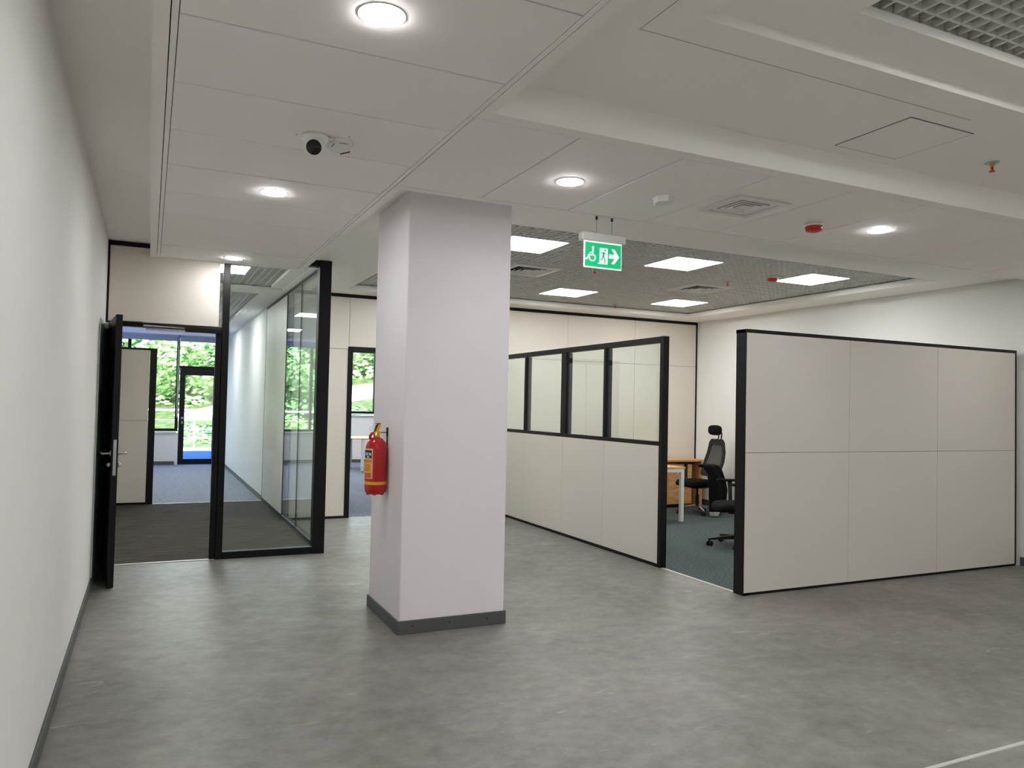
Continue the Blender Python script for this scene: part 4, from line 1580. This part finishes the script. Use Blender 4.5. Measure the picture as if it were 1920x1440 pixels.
def crown_mesh(seed, fm, n=2600):
    rnd = random.Random(seed)
    mbx = MB()
    vs, fs = [], []
    blobs = [(rnd.uniform(-1.5, 1.5), rnd.uniform(-1.5, 1.5), rnd.uniform(1.5, 6.4), rnd.uniform(1.0, 1.5)) for _ in range(16)]
    for q in range(n):
        bx, by, bz, br = rnd.choice(blobs)
        d_ = Vector((rnd.gauss(0, 1), rnd.gauss(0, 1), rnd.gauss(0, 1))).normalized() * br * rnd.uniform(0.72, 1.05)
        p = Vector((bx, by, bz)) + d_
        nrm = (d_.normalized() + Vector((rnd.uniform(-.7, .7), rnd.uniform(-.7, .7), rnd.uniform(-.7, .7)))).normalized()
        u = nrm.cross(Vector((0.3, 0.2, 1))).normalized()
        w = nrm.cross(u)
        s_ = rnd.uniform(0.12, 0.26)
        k = len(vs)
        vs += [p - u * s_, p - w * s_ * 0.6, p + u * s_, p + w * s_ * 0.6]
        fs.append((k, k + 1, k + 2, k + 3))
    mbx.add(vs, fs)
    me = mbx.mesh('foliage')
    me.materials.append(fm)
    return me


crowns = [crown_mesh(11 + i, FOL[i]) for i in range(3)]
trunk = MB().tube([(0, 0, -0.6), (0.08, 0.05, 1.5), (0.0, 0.12, 3.6)], [0.22, 0.17, 0.09], 9)
for (a, b, c_) in ((1.2, 0.5, 4.6), (-1.1, 0.7, 4.4), (0.3, -1.2, 4.9)):
    trunk.tube([(0.04, 0.08, 2.2), (a * 0.5, b * 0.5, 3.3), (a, b, c_)], [0.09, 0.07, 0.03], 7)
trunk_me = trunk.mesh('trunk')
fix_normals(trunk_me)
trunk_me.materials.append(BARK)
protos = []
KIND = ['bright yellow green tree on the hillside beyond the balcony railing', 'mid green leafy tree on the hillside beyond the balcony railing', 'cool green dense tree on the hillside beyond the balcony railing']
rnd = random.Random(5)
row = 0
for yy in (51.6, 58.8, 65.1, 71.6, 78.5, 86):
    x = -17.0 + (row % 2) * 3.1
    while x < 38:
        kd = rnd.randrange(3)
        tx, ty = x + rnd.uniform(-0.15, 0.15), yy + rnd.uniform(-0.15, 0.15)
        t = thing('tree', KIND[kd], 'tree', (tx, ty, ground(tx, ty) - (2.3 if yy < 60 else 0.9)), rnd.choice((0, PI / 2, PI, -PI / 2)), 'hillside trees')
        s_ = rnd.uniform(0.92, 1.0)
        t.scale = (s_, s_, s_ * rnd.uniform(0.9, 1.2))
        obj('foliage', crowns[kd], None, t)
        obj('trunk', trunk_me, None, t)
        x += 6.2
    row += 1
# low shrubs in front of the lane
shr = []
for i in range(3):
    rr = random.Random(40 + i)
    mbx = MB()
    vs, fs = [], []
    for q in range(420):
        d_ = Vector((rr.gauss(0, 1), rr.gauss(0, 1), abs(rr.gauss(0, 1)))).normalized()
        p = Vector((d_.x * 0.75, d_.y * 0.75, d_.z * 0.55)) * rr.uniform(0.6, 1.05)
        nrm = (d_ + Vector((rr.uniform(-.7, .7), rr.uniform(-.7, .7), rr.uniform(-.7, .7)))).normalized()
        u = nrm.cross(Vector((0.3, 0.2, 1))).normalized()
        w = nrm.cross(u)
        s_ = rr.uniform(0.06, 0.13)
        k = len(vs)
        vs += [p - u * s_, p - w * s_ * 0.5, p + u * s_, p + w * s_ * 0.5]
        fs.append((k, k + 1, k + 2, k + 3))
    mbx.add(vs, fs)
    me = mbx.mesh('shrub')
    me.materials.append(FOL[i])
    shr.append(me)
for q in range(60):
    x, y = -5 + 2.3 * (q % 10) + rnd.uniform(-0.3, 0.3), 28 + 2.2 * (q // 10) + rnd.uniform(-0.3, 0.3)
    o = obj('shrub', shr[q % 3], None, None, (x, y, ground(x, y) - 0.05))
    o.rotation_euler = (0, 0, rnd.uniform(0, 6.28))
    s_ = rnd.uniform(0.5, 1.2)
    o.scale = (s_, s_, s_ * 0.8)
    tag(o, 'low green shrub on the grass slope between railing and lane', 'shrub', 'low shrubs on the slope', kind='thing')

# bushes where the lane ends
for q in range(18):
    x, y = -10.5 + 1.95 * (q % 6), 42.2 + 2.6 * (q // 6)
    o = obj('shrub', shr[(q * 2) % 3], None, None, (x, y, ground(x, y) - 0.05))
    o.rotation_euler = (0, 0, (q % 4) * PI / 2)
    o.scale = (1.1, 1.1, 1.2)
    tag(o, 'dense green bush at the end of the pale lane', 'shrub', 'bushes at the end of the lane', kind='thing')
